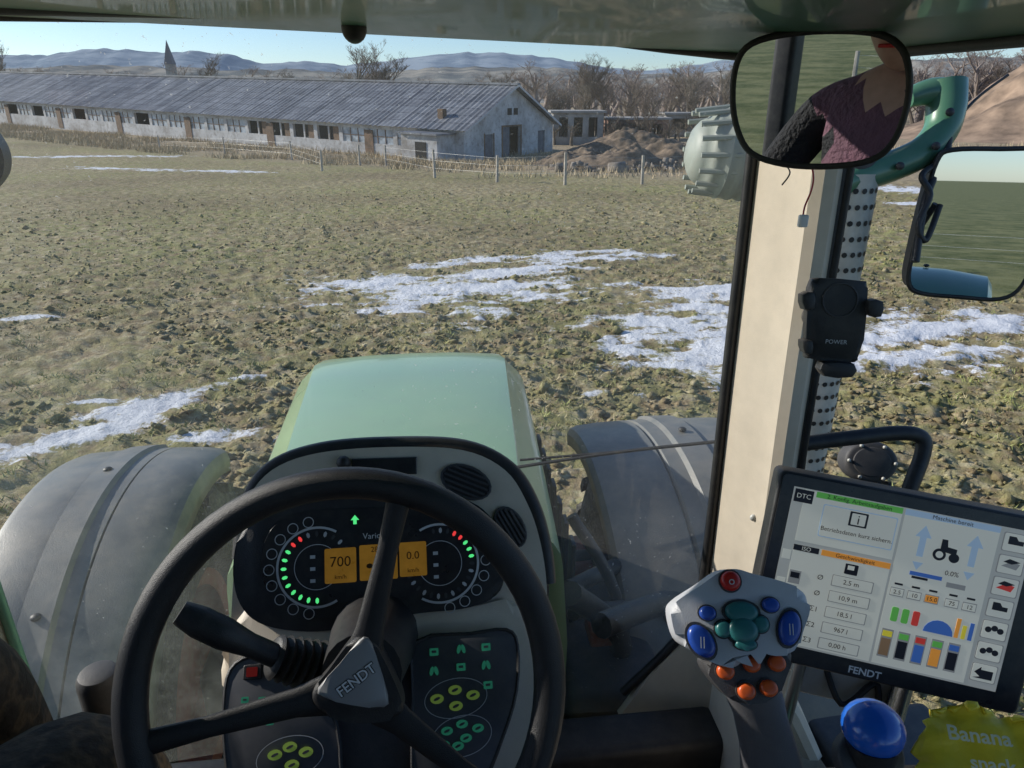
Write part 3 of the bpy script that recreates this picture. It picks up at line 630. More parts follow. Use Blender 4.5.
sweep('pillar_seal',[(lp.x+.02,lp.y+.05,2.72),(lp.x+.02,lp.y+.05,1.3)],.009,M['dgreen'],CAB,8,n=1)
for s in (-1,1): 
    q=T(s*.66,-.9,0); loft('rear_pillar',[[Vector((a,b,z)) for a,b in rect(q.x-.04,q.y-.04,q.x+.04,q.y+.04,.02)] for z in (2.74,2.0,1.3)],M['black'],CAB,True,True,50)
box('rear_wall',T(0,-.93,1.65),(1.3,.05,.75),M['dark'],CAB,YAW,.01)
box('cab_floor',T(0,.05,1.27),(1.34,2.0,.08),M['black'],CAB,YAW,.01)
box('lower_sill',T(.36,1.0,1.35),(.56,.10,.13),M['black'],CAB,YAW,.02)
box('lower_sill',T(-.45,1.04,1.33),(.46,.06,.08),M['black'],CAB,YAW,.02)
box('side_sill',T(.66,.1,1.42),(.06,1.9,.25),M['beige'],CAB,YAW,.02); box('side_sill',T(-.70,.1,1.42),(.06,1.9,.25),M['beige'],CAB,YAW,.02)
box('pedal',T(.14,.78,1.44),(.07,.03,.14),M['dark'],CAB,YAW,.01); box('pedal',T(.24,.78,1.44),(.07,.03,.14),M['dark'],CAB,YAW,.01)
def glassmat():
    m,nt,o=newmat('dusty_windscreen'); tr=nt.nodes.new('ShaderNodeBsdfTransparent'); tr.inputs[0].default_value=(.985,.99,.98,1)
    gl=nt.nodes.new('ShaderNodeBsdfGlossy'); gl.inputs['Roughness'].default_value=.02; fr=nt.nodes.new('ShaderNodeFresnel'); fr.inputs[0].default_value=1.35
    ms=nt.nodes.new('ShaderNodeMixShader'); nt.links.new(fr.outputs[0],ms.inputs[0]); nt.links.new(tr.outputs[0],ms.inputs[1]); nt.links.new(gl.outputs[0],ms.inputs[2])
    df=nt.nodes.new('ShaderNodeBsdfDiffuse'); df.inputs[0].default_value=(.78,.77,.74,1); tl=nt.nodes.new('ShaderNodeBsdfTranslucent'); tl.inputs[0].default_value=(.85,.84,.80,1)
    dm=nt.nodes.new('ShaderNodeMixShader'); dm.inputs[0].default_value=.65; nt.links.new(df.outputs[0],dm.inputs[1]); nt.links.new(tl.outputs[0],dm.inputs[2])
    p=pos(nt); sx=nt.nodes.new('ShaderNodeSeparateXYZ'); nt.links.new(p,sx.inputs[0])
    mr=nt.nodes.new('ShaderNodeMapRange'); nt.links.new(sx.outputs['Z'],mr.inputs[0]); mr.inputs[1].default_value=2.05; mr.inputs[2].default_value=1.55; mr.inputs[3].default_value=0; mr.inputs[4].default_value=1
    sp=ramp(nt,noise(nt,190,2,.5,p),[(.69,0),(.74,.5)]); hz=ramp(nt,noise(nt,2.2,5,.65,p),[(.35,.03),(.75,.09)])
    low=mix(nt,mr.outputs[0],(0,0,0),ramp(nt,noise(nt,9,7,.75,p),[(.35,.01),(.7,.13)]))
    s2=mix(nt,1.0,sp,ramp(nt,noise(nt,3,3,.5,p),[(.45,.15),(.62,1)]),'MULTIPLY')
    a=mix(nt,1.0,s2,hz,'ADD'); a=mix(nt,1.0,a,low,'ADD'); m2=nt.nodes.new('ShaderNodeMixShader'); nt.links.new(a,m2.inputs[0]); nt.links.new(ms.outputs[0],m2.inputs[1]); nt.links.new(dm.outputs[0],m2.inputs[2])
    nt.links.new(m2.outputs[0],o.inputs[0]); return m
M['glass']=glassmat()
gx0,gx1=lp.x+.02,.390
ga=Vector((gx0,lp.y+.04,0)); gb=Vector((gx1,PW+.13,0))
vs=[];n=12
for zz in (1.30,2.71):
    for i in range(n+1):
        k=i/n; b=ga.lerp(gb,k)+Vector((0,.04*math.sin(k*math.pi),zz)); vs.append(b)
mesh('windscreen_glass',vs,[(i,i+1,n+2+i,n+1+i) for i in range(n)],M['glass'],CAB,True)
vis=[T(-.62,.90,2.698),T(-.2,.93,2.698),T(.24,.90,2.692)]
sweep('sun_visor_roller',vis,.016,M['black'],CAB,14,n=4); sweep('sun_visor_roller',[v+Vector((0,.04,.016)) for v in vis],.016,M['dark'],CAB,14,n=4)
SB=grp('ceiling_sensor',at(354,28,.83)); sphere('lens',at(354,28,.83),.0150,M['black'],SB,(1,1,1.15),3); sweep('stem',[at(354,28,.83),at(354,-8,.84)],.009,M['black'],SB,10,n=1)
WP=grp('windscreen_wiper',at(620,452,1.5)); sweep('arm',[at(512,468,1.46),at(620,452,1.44),at(733,440,1.40)],.004,M['black'],WP,6); sweep('blade',[at(520,460,1.47),at(640,450,1.44)],.003,M['black'],WP,6)
# ------------------------------------------------------------------ instrument pod
POD=grp('dashboard',at(375,565,.86)); fp=face(375,565,.86,33)
outer=[(228,700),(231,620),(236,550),(246,503),(272,470),(318,453),(390,447),(462,450),(505,470),(528,505),(541,545),(547,590),(546,640),(540,700),(390,715)]
q=ol(fp,outer,5); plate('pod_shell',q,fp,-.16,.0,M['beige'],POD,.018,4)
rim=[(236,560),(243,505),(268,468),(318,449),(390,443),(464,446),(510,468),(534,505),(546,548),(550,585)]
sweep('pod_rubber_rim',[fp.P(*fp.pp(a,b),-.022) for a,b in rim],.011,M['black'],POD,10)
inst=[(236,566),(246,528),(282,505),(335,498),(400,495),(462,499),(492,520),(503,556),(500,590),(470,606),(420,612),(372,620),(320,630),(268,624),(243,603)]
q=ol(fp,inst,5); plate('instrument_surround',q,fp,-.01,.012,M['black'],POD,.006,3)
f2=fp.off(.0125)
inst2=[(262,566),(270,530),(300,513),(345,509),(400,508),(450,511),(480,528),(487,556),(482,580),(455,592),(400,597),(350,602),(300,603),(270,590)]
plate('instrument_glass',ol(f2,inst2,5),f2,0,.0015,M['panel'],POD,.001,1)
f3=fp.off(.0142)
def pc(fr,px,py): return fr.pp(px,py)
def ringm(nm,fr,u,v,r0,r1,mt,c=.0004,n=48,a0=0,a1=360,par=None):
    vs=[];fs=[]
    for k in range(n+1):
        a=math.radians(a0+(a1-a0)*k/n); vs+= [fr.P(u+r1*math.cos(a),v+r1*math.sin(a),c),fr.P(u+r0*math.cos(a),v+r0*math.sin(a),c)]
    fs=[(2*k,2*k+2,2*k+3,2*k+1) for k in range(n)]; return mesh(nm,vs,fs,mt,par or POD)
for cx,cyy in ((317,567),(440,563)):
    u,v=pc(f3,cx,cyy)
    if cx<400: ringm('gauge_ring',f3,u,v,.0450,.0478,M['tick'],.0006,40,60,300); ringm('gauge_inner',f3,u,v,.026,.0268,M['tick'],.0005)
    else: ringm('gauge_ring',f3,u,v,.0450,.0478,M['tick'],.0006,40,-120,120); ringm('gauge_inner',f3,u,v,.026,.0268,M['tick'],.0005)
    for i in range(21):
        r0=.039
        if cx<400: lit=(i<11); mt=M['ledg'] if i<9 else M['ledr']; a=math.radians(270-i*15)
        else: a=math.radians(100-i*13); lit=(2<i<8); mt=M['ledr'] if i<5 else M['ledg']
        d=(math.cos(a),math.sin(a)); p0=(u+d[0]*r0,v+d[1]*r0)
        plate('led' if lit else 'tick',ell(p0[0],p0[1],.0036,.0021,math.degrees(a),6),f3,0,.0006,mt if lit else M['tick'] if i%2 else M['dark'],POD)
    for i in range(9):
        a=math.radians((100+i*20) if cx<400 else (80-i*20)); d=(math.cos(a)*.056,math.sin(a)*.054)
        ringm('telltale',f3,u+d[0],v+d[1],.0056,.0066,M['tick'],.0004,16)
    for i in range(3): plate('gauge_icon',rect(u-.008,v-.018+.014*i,u-.002,v-.014+.014*i),f3,0,.0004,M['tick'],POD)
for i,(a,b,c,d,s) in enumerate(((325,547,356,584,'700'),(360,543,397,581,''),(400,541,426,577,'0.0'))):
    p0=pc(f3,a,d);p1=pc(f3,c,b); plate('lcd',rect(p0[0],p0[1],p1[0],p1[1],.002),f3,0,.0012,M['lcd'],POD)
    if s: text('lcd_digits',s,f3,(p0[0]+p1[0])/2,(p0[1]+p1[1])/2+.004,.017 if i==0 else .013,M['lcdt'],POD,.0016)
    else:
        for k in range(3): plate('lcd_icon',ell(p0[0]+.012+.010*k,(p0[1]+p1[1])/2-.004+.006*(k%2),.004,.003,30*k,8),f3,.0012,.0017,M['lcdt'],POD)
        text('lcd_digits','2800',f3,(p0[0]+p1[0])/2,p1[1]-.006,.009,M['lcdt'],POD,.0016)
    text('lcd_label','km/h',f3,(p0[0]+p1[0])/2,p0[1]+.007,.007,M['lcdt'],POD,.0016)
u,v=pc(f3,355,520); mesh('arrow_lamp',[f3.P(u-.005,v,.001),f3.P(u+.005,v,.001),f3.P(u,v+.006,.001),f3.P(u-.002,v-.005,.001),f3.P(u+.002,v-.005,.001),f3.P(u+.002,v,.001),f3.P(u-.002,v,.001)],[(0,1,2),(3,4,5,6)],M['ledg'],POD)
u,v=pc(f3,372,536); text('badge_text','Vario',f3,u,v,.010,M['tick'],POD)
def vent(px,py,ru,rv,rot):
    u,v=fp.pp(px,py); plate('vent_well',ell(u,v,ru,rv,rot,28),fp,.0005,.003,M['black'],POD)
    sweep('vent_ring',[fp.P(a,b,.003) for a,b in ell(u,v,ru,rv,rot,20)],.0022,M['dark'],POD,6,True,n=1)
    for k in (-2,-1,0,1,2):
        w=ru*math.sqrt(max(0,1-(k/3)**2))*.92; r=math.radians(rot)
        c=(u-math.sin(r)*k*rv/3,v+math.cos(r)*k*rv/3)
        pa=[(c[0]+math.cos(r)*t,c[1]+math.sin(r)*t) for t in (-w,w)]
        sweep('vent_slat',[fp.P(*pa[0],.005),fp.P(*pa[1],.005)],.0018,M['dark'],POD,6,n=1)
vent(466,482,.032,.019,-25); vent(510,527,.026,.016,-62); vent(306,487,.032,.014,8); vent(256,540,.016,.012,70)
plate('top_display',ol(fp,[(352,459),(417,457),(417,474),(352,476)]),fp,0,.004,M['panel'],POD,.001,1); u,v=fp.pp(344,463); sphere('light_sensor',fp.P(u,v,.004),.009,M['black'],POD,(1,1,1),2)
fc=face(380,690,.80,45)
low=[(236,600),(300,606),(400,612),(470,606),(524,600),(540,660),(532,720),(515,790),(480,850),(280,850),(238,790),(226,700)]
plate('column_cover',ol(fc,low,5),fc,-.22,-.012,M['beige'],POD,.02,4)
plate('column_recess',ol(fc,[(340,612),(405,610),(412,700),(410,830),(340,830),(338,700)],3),fc,-.03,-.006,M['dark'],POD,.006,3)
fk=fc.off(.0)
kr=[(416,642),(470,634),(506,630),(517,645),(516,690),(503,735),(478,790),(440,800),(415,790),(413,700)]
plate('keypad_right',ol(fk,kr,4),fk,-.015,.004,M['keypad'],POD,.004,3)
sweep('keypad_right_edge',[fk.P(a,b,.0025) for a,b in ol(fk,kr,3)],.0025,M['black'],POD,6,True,n=1)
kl=[(226,690),(236,664),(262,655),(292,664),(318,690),(337,725),(338,790),(300,810),(240,800),(226,750)]
plate('keypad_left',ol(fk,kl,4),fk,-.015,.004,M['keypad'],POD,.004,3)
sweep('keypad_left_edge',[fk.P(a,b,.0025) for a,b in ol(fk,kl,3)],.0025,M['black'],POD,6,True,n=1)
f4_=fk.off(.0045)
def ringp(px,py,ru,rv,rot=0,w=.0008,mat=M['tick']):
    u,v=f4_.pp(px,py); o=ell(u,v,ru,rv,rot,40); ii=ell(u,v,ru-w,rv-w,rot,40)
    mesh('keypad_line',[f4_.P(a_,b_,.0003) for a_,b_ in o]+[f4_.P(a_,b_,.0003) for a_,b_ in ii],[(k,(k+1)%40,40+(k+1)%40,40+k) for k in range(40)],mat,POD)
def sym(px,py,kind,mat=M['symgreen'],s=.0052):
    u,v=f4_.pp(px,py); P=POD
    if kind==0: plate('symbol',rect(u-s,v-s*.8,u+s,v+s*.8,.001),f4_,0,.0008,mat,P); plate('symbol_mark',rect(u-s*.5,v-s*.2,u+s*.5,v+s*.3),f4_,.0008,.0011,M['keypad'],P)
    elif kind==1:
        for k in (-1,1): plate('symbol',ell(u+k*s*.5,v,s*.45,s,k*15,10),f4_,0,.0008,mat,P)
    else: plate('symbol',ell(u,v,s*1.5,s,0,14),f4_,0,.0012,mat,P); plate('symbol_mark',ell(u,v,s*.8,s*.3,20,8),f4_,.0012,.0015,M['keypad'],P)
for i,(a,b) in enumerate(((434,652),(461,649),(486,647),(434,671),(461,667),(486,665),(488,685))): sym(a,b,i%2)
for a,b,k in ((437,699,2),(455,690,2),(456,706,2),(473,695,2)): sym(a,b,k,M['symlime'])
for a,b,k in ((447,731,2),(462,724,2),(466,738,2),(478,728,2),(444,745,2),(458,746,2)): sym(a,b,k,M['symgreen'],.0045)
ringp(456,698,.036,.021,5); ringp(462,736,.034,.021,8)
u,v=f4_.pp(253,672); plate('red_switch',rect(u-.010,v-.008,u+.010,v+.008,.002),f4_,0,.004,M['black'],POD,.001,1); plate('red_cross',rect(u-.006,v-.005,u+.006,v+.005,.001),f4_,.004,.005,M['red'],POD)
for a,b in ((275,755),(290,747),(306,752),(292,765)): sym(a,b,2,M['symlime'])
ringp(290,757,.036,.021,5)
for a,b in ((245,700),(262,700),(250,722),(270,722)): sym(a,b,0,M['symgreen'],.004)
ST=grp('shuttle_lever',at(290,665,.72))
sweep('lever_arm',[at(180,612,.70),at(200,622,.705),at(225,634,.71),at(250,645,.72),at(285,660,.735)],[.012,.016,.016,.012,.012],M['black'],ST,14)
pts=[];rad=[]
for i in range(15):
    k=i/14; pts.append(at(272+58*k,656+14*k,.735+.03*k)); rad.append(.019+.007*k+(.004 if i%2 else 0))
sweep('bellows',pts,rad,M['black'],ST,20,n=2)
# ------------------------------------------------------------------ steering wheel
SWG=grp('steering_wheel',at(346,690,.66)); fw=face(346,690,.66,27)
Rw=.194
sweep('rim',[fw.P(*p_,0) for p_ in ell(0,0,Rw,Rw,0,72)],.0155,M['wheelrub'],SWG,18,True,n=1)
hub=fw.off(-.030)
sweep('steering_column',[hub.P(0.01,0,-.18),hub.P(0.01,0,-.012)],[.055,.04],M['black'],SWG,20,n=1)
hu,hv=hub.pp(357,688)
for tx,ty in ((400,494),(158,740),(500,800)):
    e=Vector(fw.pp(tx,ty)); e=e.normalized()*(Rw-.004)
    a=fw.P(hu*.9,hv,-.032); b=fw.P(e.x,e.y,0); side=(b-a).cross(fw.n).normalized()
    ww=[.026,.014,.010,.012]; hh=[.010,.008,.006,.007]; rings=[]
    for c,w_,h_ in zip((a,a.lerp(b,.3)-fw.n*.002,a.lerp(b,.7),b),ww,hh):
        rings.append([c+side*(w_*math.cos(t))+fw.n*(h_*math.sin(t)) for t in [2*math.pi*k/14 for k in range(14)]])
    loft('spoke',rings,M['wheelrub'],SWG,True,True,60)
fh=hub.off(.012)
plate('hub_body',ol(fh,[(312,693),(330,668),(352,640),(370,638),(385,660),(402,700),(398,716),(360,722),(322,712)],4),fh,-.03,.004,M['black'],SWG,.006,3)
fb=fh.off(.0045)
plate('hub_badge',ol(fb,[(318,688),(340,663),(358,641),(368,638),(376,655),(388,695),(384,707),(352,704),(324,697)],2),fb,-.002,.003,M['silver'],SWG,.0025,2)
u,v=fb.pp(357,679); text('badge_lettering','FENDT',fb,u,v,.0135,M['black'],SWG,.0036,33,.0009); text('badge_lettering','FENDT',fb,u,v,.0135,M['white'],SWG,.0040,33,.0002)
# ------------------------------------------------------------------ control joystick
JS=grp('control_joystick',at(740,625,.60)); fj=face(740,622,.60,38,-4)
head=[(671,614),(676,602),(700,586),(720,572),(736,569),(754,574),(784,582),(806,592),(810,610),(803,632),(797,652),(776,656),(758,652),(745,658),(738,668),(716,664),(694,652),(678,640)]
plate('grip_head',ol(fj,head,4),fj,-.030,.0,M['grey'],JS,.009,4)
fj2=fj.off(.0005)
plate('lower_keys',ol(fj,[(706,664),(730,660),(760,650),(796,652),(790,680),(778,702),(744,706),(722,690)],4),fj,-.04,-.010,M['dark'],JS,.006,3)
def jb(px,py,ru,rv,rot,mat,h=.006,fr=None):
    fr=fr or fj2; u,v=fr.pp(px,py); plate('button_seat',ell(u,v,ru*1.18,rv*1.18,rot,22),fr,-.001,.0008,M['dark'],JS); plate('button',ell(u,v,ru,rv,rot,22),fr,0,h,mat,JS,min(ru,rv)*.45,3)
jb(730,581,.0085,.0085,0,M['red']); jb(707,613,.007,.006,0,M['blue']); jb(770,605,.007,.006,0,M['blue']); jb(701,641,.010,.0145,35,M['blue']); jb(789,628,.009,.0145,-15,M['blue'])
jb(741,612,.014,.009,0,M['teal']); jb(742,630,.013,.011,0,M['teal'],.008); jb(723,629,.007,.007,0,M['teal']); jb(760,624,.007,.007,0,M['teal']); jb(745,644,.009,.005,0,M['teal'])
fj3=fj.off(-.0095)
for a,b in ((725,671),(751,664),(776,663),(746,691),(768,688)): jb(a,b,.0075,.0068,0,M['orange'],.006,fj3)
for (a,b),tx in zip(((701,641),(789,628),(730,581)),('||','||','o')): u,v=fj2.pp(a,b); text('button_mark',tx,fj2,u,v,.010,M['tick'],JS,.0064)
rings=[]
for px,py,d,w,dp in ((752,690,.625,.026,.020),(760,715,.635,.024,.019),(768,745,.645,.026,.020),(776,790,.66,.032,.026),(782,830,.68,.036,.03)):
    c=at(px,py,d); rings.append([c+fj.u*(w*math.cos(t))+fj.n*(dp*math.sin(t)) for t in [2*math.pi*k/20 for k in range(20)]])
loft('grip_stem',rings,pbr('stem_grey',(.10,.10,.11),.5,bump=.2,bs=900,dust=.1),JS,True,True,60)
AR=grp('armrest_console',(.40,.2,1.95))
box('console_body',(.44,.27,1.93),(.44,.50,.10),M['black'],AR,2,.03)
box('armrest_pad',(.26,.05,1.99),(.14,.40,.07),M['dark'],AR,2,.03)
sweep('console_post',[(.50,.45,1.95),(.52,.6,1.7),(.55,.7,1.32)],.05,M['black'],AR,14)
BK=grp('crossgate_knob',at(873,735,.62)); sphere('ball',at(873,728,.62),.0265,M['bluek'],BK,(1,1,.85),3); sweep('stem',[at(872,742,.62),at(868,800,.63)],[.022,.012],M['black'],BK,16,n=1)
plate('collar',ell(*face(873,752,.625,50).pp(870,756),.031,.024),face(873,752,.625,50),-.01,.004,M['dark'],BK,.003)
YP=grp('yellow_packet',at(975,745,.60)); fy=face(975,745,.60,62,-25)
pk=[(918,738),(925,728),(921,722),(931,718),(930,711),(941,714),(946,707),(954,713),(962,706),(968,713),(978,708),(983,716),(993,712),(998,719),(1008,716),(1012,724),(1026,722),(1050,735),(1050,800),(925,800),(917,785),(922,775),(914,768),(920,760),(911,752)]
q=ol(fy,pk,0); bm=bmesh.new(); vv=[bm.verts.new((a,b,0)) for a,b in q]; bm.faces.new(vv); bmesh.ops.triangulate(bm,faces=bm.faces[:]); bmesh.ops.subdivide_edges(bm,edges=bm.edges[:],cuts=4,use_grid_fill=True); bmesh.ops.triangulate(bm,faces=bm.faces[:])
def crink(a,b): return .003*math.sin(a*140+b*60)+.0025*math.sin(b*190-a*70)+.004
for w in bm.verts: a,b=w.co.x,w.co.y; w.co=fy.P(a,b,crink(a,b))
me=bpy.data.meshes.new('foil'); bm.to_mesh(me); bm.free(); me.materials.append(M['yellow']); me.polygons.foreach_set('use_smooth',[True]*len(me.polygons)); ob=link(bpy.data.objects.new('foil',me),YP); sm=ob.modifiers.new('t','SOLIDIFY'); sm.thickness=.003
pp_=pbr('pale_print',(.8,.75,.5),.5); u,v=fy.pp(975,740); text('print','Banana',fy,u,v,.017,pp_,YP,.0115,12,.0003); text('print','snack',fy,u+.01,v-.020,.015,pp_,YP,.0115,12,.0003)
# ------------------------------------------------------------------ touchscreen terminal
TG=grp('touchscreen_terminal',at(900,590,.78))
uu=R*.965-U*.175-F*.16; vv_=U*.98+R*.115-F*.10
ft=Fr(at(783,470,.83),uu,vv_)
W_,H_=.290,.231
def tq(s,t): return (s*W_,-(1-t)*H_)
def trect(s0,t0,s1,t1,r=0): a=tq(s0,t0);b=tq(s1,t1); return rect(a[0],a[1],b[0],b[1],r)
plate('casing',trect(-.01,0,1.055,1,.008),ft,-.035,0,M['black'],TG,.004,3)
plate('glass_front',trect(.006,.014,1.04,.986,.006),ft,0,.0012,M['panel'],TG)
fs_=ft.off(.0014)
def scr(name,col,e=.28): return pbr(name,col,.35,var=.03,vs=8,emit=e,spec=.3)
SC={'bg':scr('screen_grey',(.40,.42,.40)),'w':scr('screen_white',(.58,.60,.54)),'gr':scr('screen_green',(.12,.45,.08)),'or':scr('screen_orange',(.80,.32,.05)),'bl':scr('screen_blue',(.05,.14,.45)),'lb':scr('screen_pale_blue',(.35,.48,.62)),'k':scr('screen_ink',(.02,.02,.03),.05),'rd':scr('screen_red',(.6,.05,.04)),'ye':scr('screen_yellow',(.7,.6,.05)),'br':scr('screen_brown',(.22,.14,.08)),'g2':scr('screen_mid_grey',(.25,.26,.26))}
def sp(s0,t0,s1,t1,m,l=1,r=0): plate('screen_area',trect(s0,t0,s1,t1,r),fs_,0,.0002*l,SC[m],TG)
def stx(s,t,tx,size,m='k',l=6): q_=tq(s,t); text('screen_text',tx,fs_,q_[0],q_[1],size,SC[m],TG,.0002*l+.0001)
sp(.055,.10,.955,.93,'bg',1); sp(.10,.655,.475,.925,'w',2); sp(.10,.11,.475,.635,'w',2); sp(.485,.11,.835,.925,'w',2)
sp(.145,.895,.475,.925,'gr',3); sp(.21,.605,.475,.635,'or',3); sp(.10,.605,.20,.635,'k',3); sp(.485,.895,.835,.925,'lb',3)
sp(.062,.855,.135,.922,'k',3); stx(.098,.888,'DTC',.008,'w'); stx(.31,.91,'2. Konfig. Arbeitsaufgaben',.0068)
sp(.18,.70,.465,.87,'lb',3,.002); sp(.184,.705,.461,.865,'w',4,.002); sp(.285,.785,.355,.86,'k',5,.001); sp(.293,.793,.347,.852,'w',6,.001); stx(.32,.82,'i',.016,'k',7); stx(.323,.745,'Betriebsdaten kurz sichern.',.0072,'k')
stx(.15,.62,'ISO',.007,'w'); stx(.34,.62,'Geschwindigkeit',.0066)
sp(.31,.535,.36,.59,'k',4,.001); sp(.32,.56,.345,.582,'w',5)
for i,(a,b) in enumerate((('Ø','2,5 m'),('Ø','10,9 m'),('Σ1','18,5 l'),('Σ2','967 l'),('Σ3','0,00 h'))):
    t=.49-.085*i; sp(.27,t-.03,.43,t+.03,'g2',3,.001); sp(.274,t-.026,.426,t+.026,'w',4,.001); stx(.345,t,b,.008); stx(.225,t,a,.0085)
sp(.062,.55,.095,.60,'w',2); sp(.062,.40,.095,.45,'w',2); sp(.105,.43,.15,.50,'g2',4); sp(.11,.46,.145,.49,'k',5); sp(.062,.22,.095,.30,'g2',2)
stx(.66,.91,'Maschine bereit',.0068,'k')
def poly(pts,m,l=4): plate('screen_shape',[tq(a,b) for a,b in pts],fs_,0,.0002*l,SC[m],TG)
for s in (.57,.76): poly([(s-.012,.70),(s+.012,.70),(s+.012,.80),(s+.03,.80),(s,.86),(s-.03,.80),(s-.012,.80)],'lb'); poly([(s-.02,.67),(s+.02,.67),(s,.63)],'lb')
plate('screen_shape',ell(*tq(.64,.73),.0070,.0070),fs_,0,.0009,SC['k'],TG); plate('screen_shape',ell(*tq(.64,.73),.0040,.0040),fs_,0,.0011,SC['w'],TG); plate('screen_shape',ell(*tq(.695,.725),.0055,.0055),fs_,0,.0009,SC['k'],TG); poly([(.64,.75),(.70,.74),(.70,.77),(.665,.775),(.66,.81),(.64,.81)],'k',5)
sp(.55,.60,.67,.62,'bl',4); sp(.69,.575,.76,.60,'g2',4); sp(.56,.585,.62,.597,'k',4); stx(.70,.645,'0.0%',.008)
for i,s in enumerate((.52,.585,.65,.725,.79)):
    sp(s-.026,.475,s+.026,.52,'g2',3); sp(s-.023,.48,s+.023,.515,'w' if i!=2 else 'or',4); stx(s,.497,('2.5','10','15.0','75','12')[i],.007)
    sp(s-.015,.535,s+.015,.545,'k',4)
for i,(s,m) in enumerate(((.53,'gr'),(.57,'gr'),(.61,'rd'))): sp(s-.013,.345,s+.013,.42,m,4,.002)
plate('screen_shape',[(tq(.70,.33)[0]+.016*math.cos(math.radians(a)),tq(.70,.33)[1]+.016*math.sin(math.radians(a))) for a in range(0,181,20)],fs_,0,.0008,SC['bl'],TG)
sp(.76,.33,.775,.43,'or',4); sp(.785,.33,.80,.40,'ye',4); sp(.81,.33,.825,.42,'bl',4)
for i,m in enumerate(('br','k','bl','or','k')):
    s=.52+.063*i; sp(s-.022,.15,s+.022,.30,'g2',3); sp(s-.018,.16,s+.018,.25,m,4); sp(s-.018,.26,s+.018,.29,('ye','gr','rd','gr','bl')[i],4)
for i in range(7):
    t=.86-.113*i; sp(.85,t-.048,.945,t+.048,'g2',2,.002); sp(.854,t-.044,.941,t+.044,'w',3,.002)
    if i in (0,3,6): poly([(.87,t-.01),(.925,t-.01),(.925,t+.012),(.905,t+.012),(.895,t+.03),(.87,t+.03)] if i!=6 else [(.86,t-.03),(.93,t-.03),(.93,t+.015),(.885,t+.015),(.885,t+.03),(.862,t),(.885,t-.02)],'k',4)
    elif i in (1,2): poly([(.865,t-.01),(.90,t+.02),(.93,t+.01),(.92,t-.02)],'rd' if i==2 else 'g2',4); poly([(.87,t+.012),(.89,t+.03),(.93,t+.02),(.90,t+.005)],'k',5)
    else:
        for k in range(3): plate('screen_shape',ell(*tq(.875+.022*k,t+.01*(k%2)),.0035,.0035,0,12),fs_,0,.0008,SC['k'],TG)
q_=tq(.47,.045); text('maker_lettering','FENDT',ft,q_[0],q_[1],.012,M['white'],TG,.0016,0,.0003)
MB=grp('terminal_bracket',ft.P(.15,-.2,-.05)); 
for s in (.075,.20): sweep('steel_tube',[ft.P(s,-.17,-.035),ft.P(s-.005,-.25,-.035),ft.P(s-.01,-.36,-.03)],.0125,M['chrome'],MB,16)
plate('mount_plate',rect(.07,-.285,.21,-.215,.01),ft,-.065,-.045,M['lgrey'],MB,.004)
sweep('cable',[ft.P(.10,-.22,-.06),ft.P(.13,-.28,-.03),ft.P(.17,-.25,-.04),ft.P(.18,-.35,-.03)],.004,M['black'],MB,8)
# ------------------------------------------------------------------ phone charger holder
PH=grp('phone_holder',at(838,322,.93)); fo=face(838,322,.93,12,-8)
def fz(l,s=0): return ol(fo,l,s)
plate('charger_body',fz([(812,282),(820,278),(862,281),(868,288),(864,340),(858,360),(850,363),(812,359),(806,352),(808,300)],2),fo,-.018,0,M['black'],PH,.006,3)
for l in ([(800,294),(812,292),(812,308),(802,309)],[(866,300),(880,301),(878,316),(866,314)],[(800,340),(810,340),(810,352),(802,352)]): plate('clamp_jaw',fz(l,2),fo,-.010,.014,M['black'],PH,.003,2)
plate('bottom_cradle',fz([(820,362),(852,363),(850,376),(822,375)],2),fo,-.012,.012,M['black'],PH,.003,2)
u,v=fo.pp(840,300); sweep('coil_ring',[fo.P(a,b,.0006) for a,b in ell(u,v,.022,.022,0,30)],.0012,M['dark'],PH,6,True,n=1); u,v=fo.pp(836,342); text('print','POWER',fo,u,v,.008,M['tick'],PH,.0008)
sweep('arm',[fo.P(0,0,-.01),fo.P(-.02,.0,-.05),Vector((.48,PW+.01,2.28))],.012,M['black'],PH,12)
# ------------------------------------------------------------------ interior mirror
m_=bpy.data.materials.new('mirror_glass'); m_.use_nodes=True; b=m_.node_tree.nodes['Principled BSDF']; b.inputs['Metallic'].default_value=1; b.inputs['Base Color'].default_value=(.85,.87,.88,1); b.inputs['Roughness'].default_value=.01; M['mirror']=m_
IMc=at(821,98,.74); tgt=Vector((-.34,-.60,2.42)); nn=((EYE-IMc).normalized()+(tgt-IMc).normalized()).normalized()
fu=(R-nn*R.dot(nn)).normalized(); fi=Fr(IMc,fu,nn.cross(fu))
IM=grp('interior_mirror',IMc)
ml=[(733,98),(737,64),(752,44),(790,34),(840,31),(880,35),(902,50),(909,78),(905,112),(892,143),(870,160),(830,166),(785,164),(752,153),(738,130)]
q=ol(fi,ml,4); plate('shell',q,fi,-.028,-.002,M['black'],IM,.004,2); sweep('rim',[fi.P(a,b,-.002) for a,b in q],.0042,M['black'],IM,8,True,n=1); plate('mirror_face',[(a*.97,b*.97) for a,b in q],fi,-.002,.0005,M['mirror'],IM)
sweep('mount',[fi.P(0,.02,-.03),at(790,40,.80),at(772,-10,.82),at(765,-60,.80)],[.02,.026,.035,.04],M['black'],IM,14)
DW=grp('dangling_wire',at(810,190,.9)); sweep('red_wire',[at(806,150,.93),at(813,172,.92),at(812,188,.92),at(805,206,.92),at(803,216,.92)],.0012,M['red'],DW,6); sweep('black_wire',[at(780,160,.93),at(790,172,.92),at(782,185,.92)],.0010,M['black'],DW,6)
box('plug',at(803,221,.92),(.012,.008,.016),M['white'],DW,0,.002)
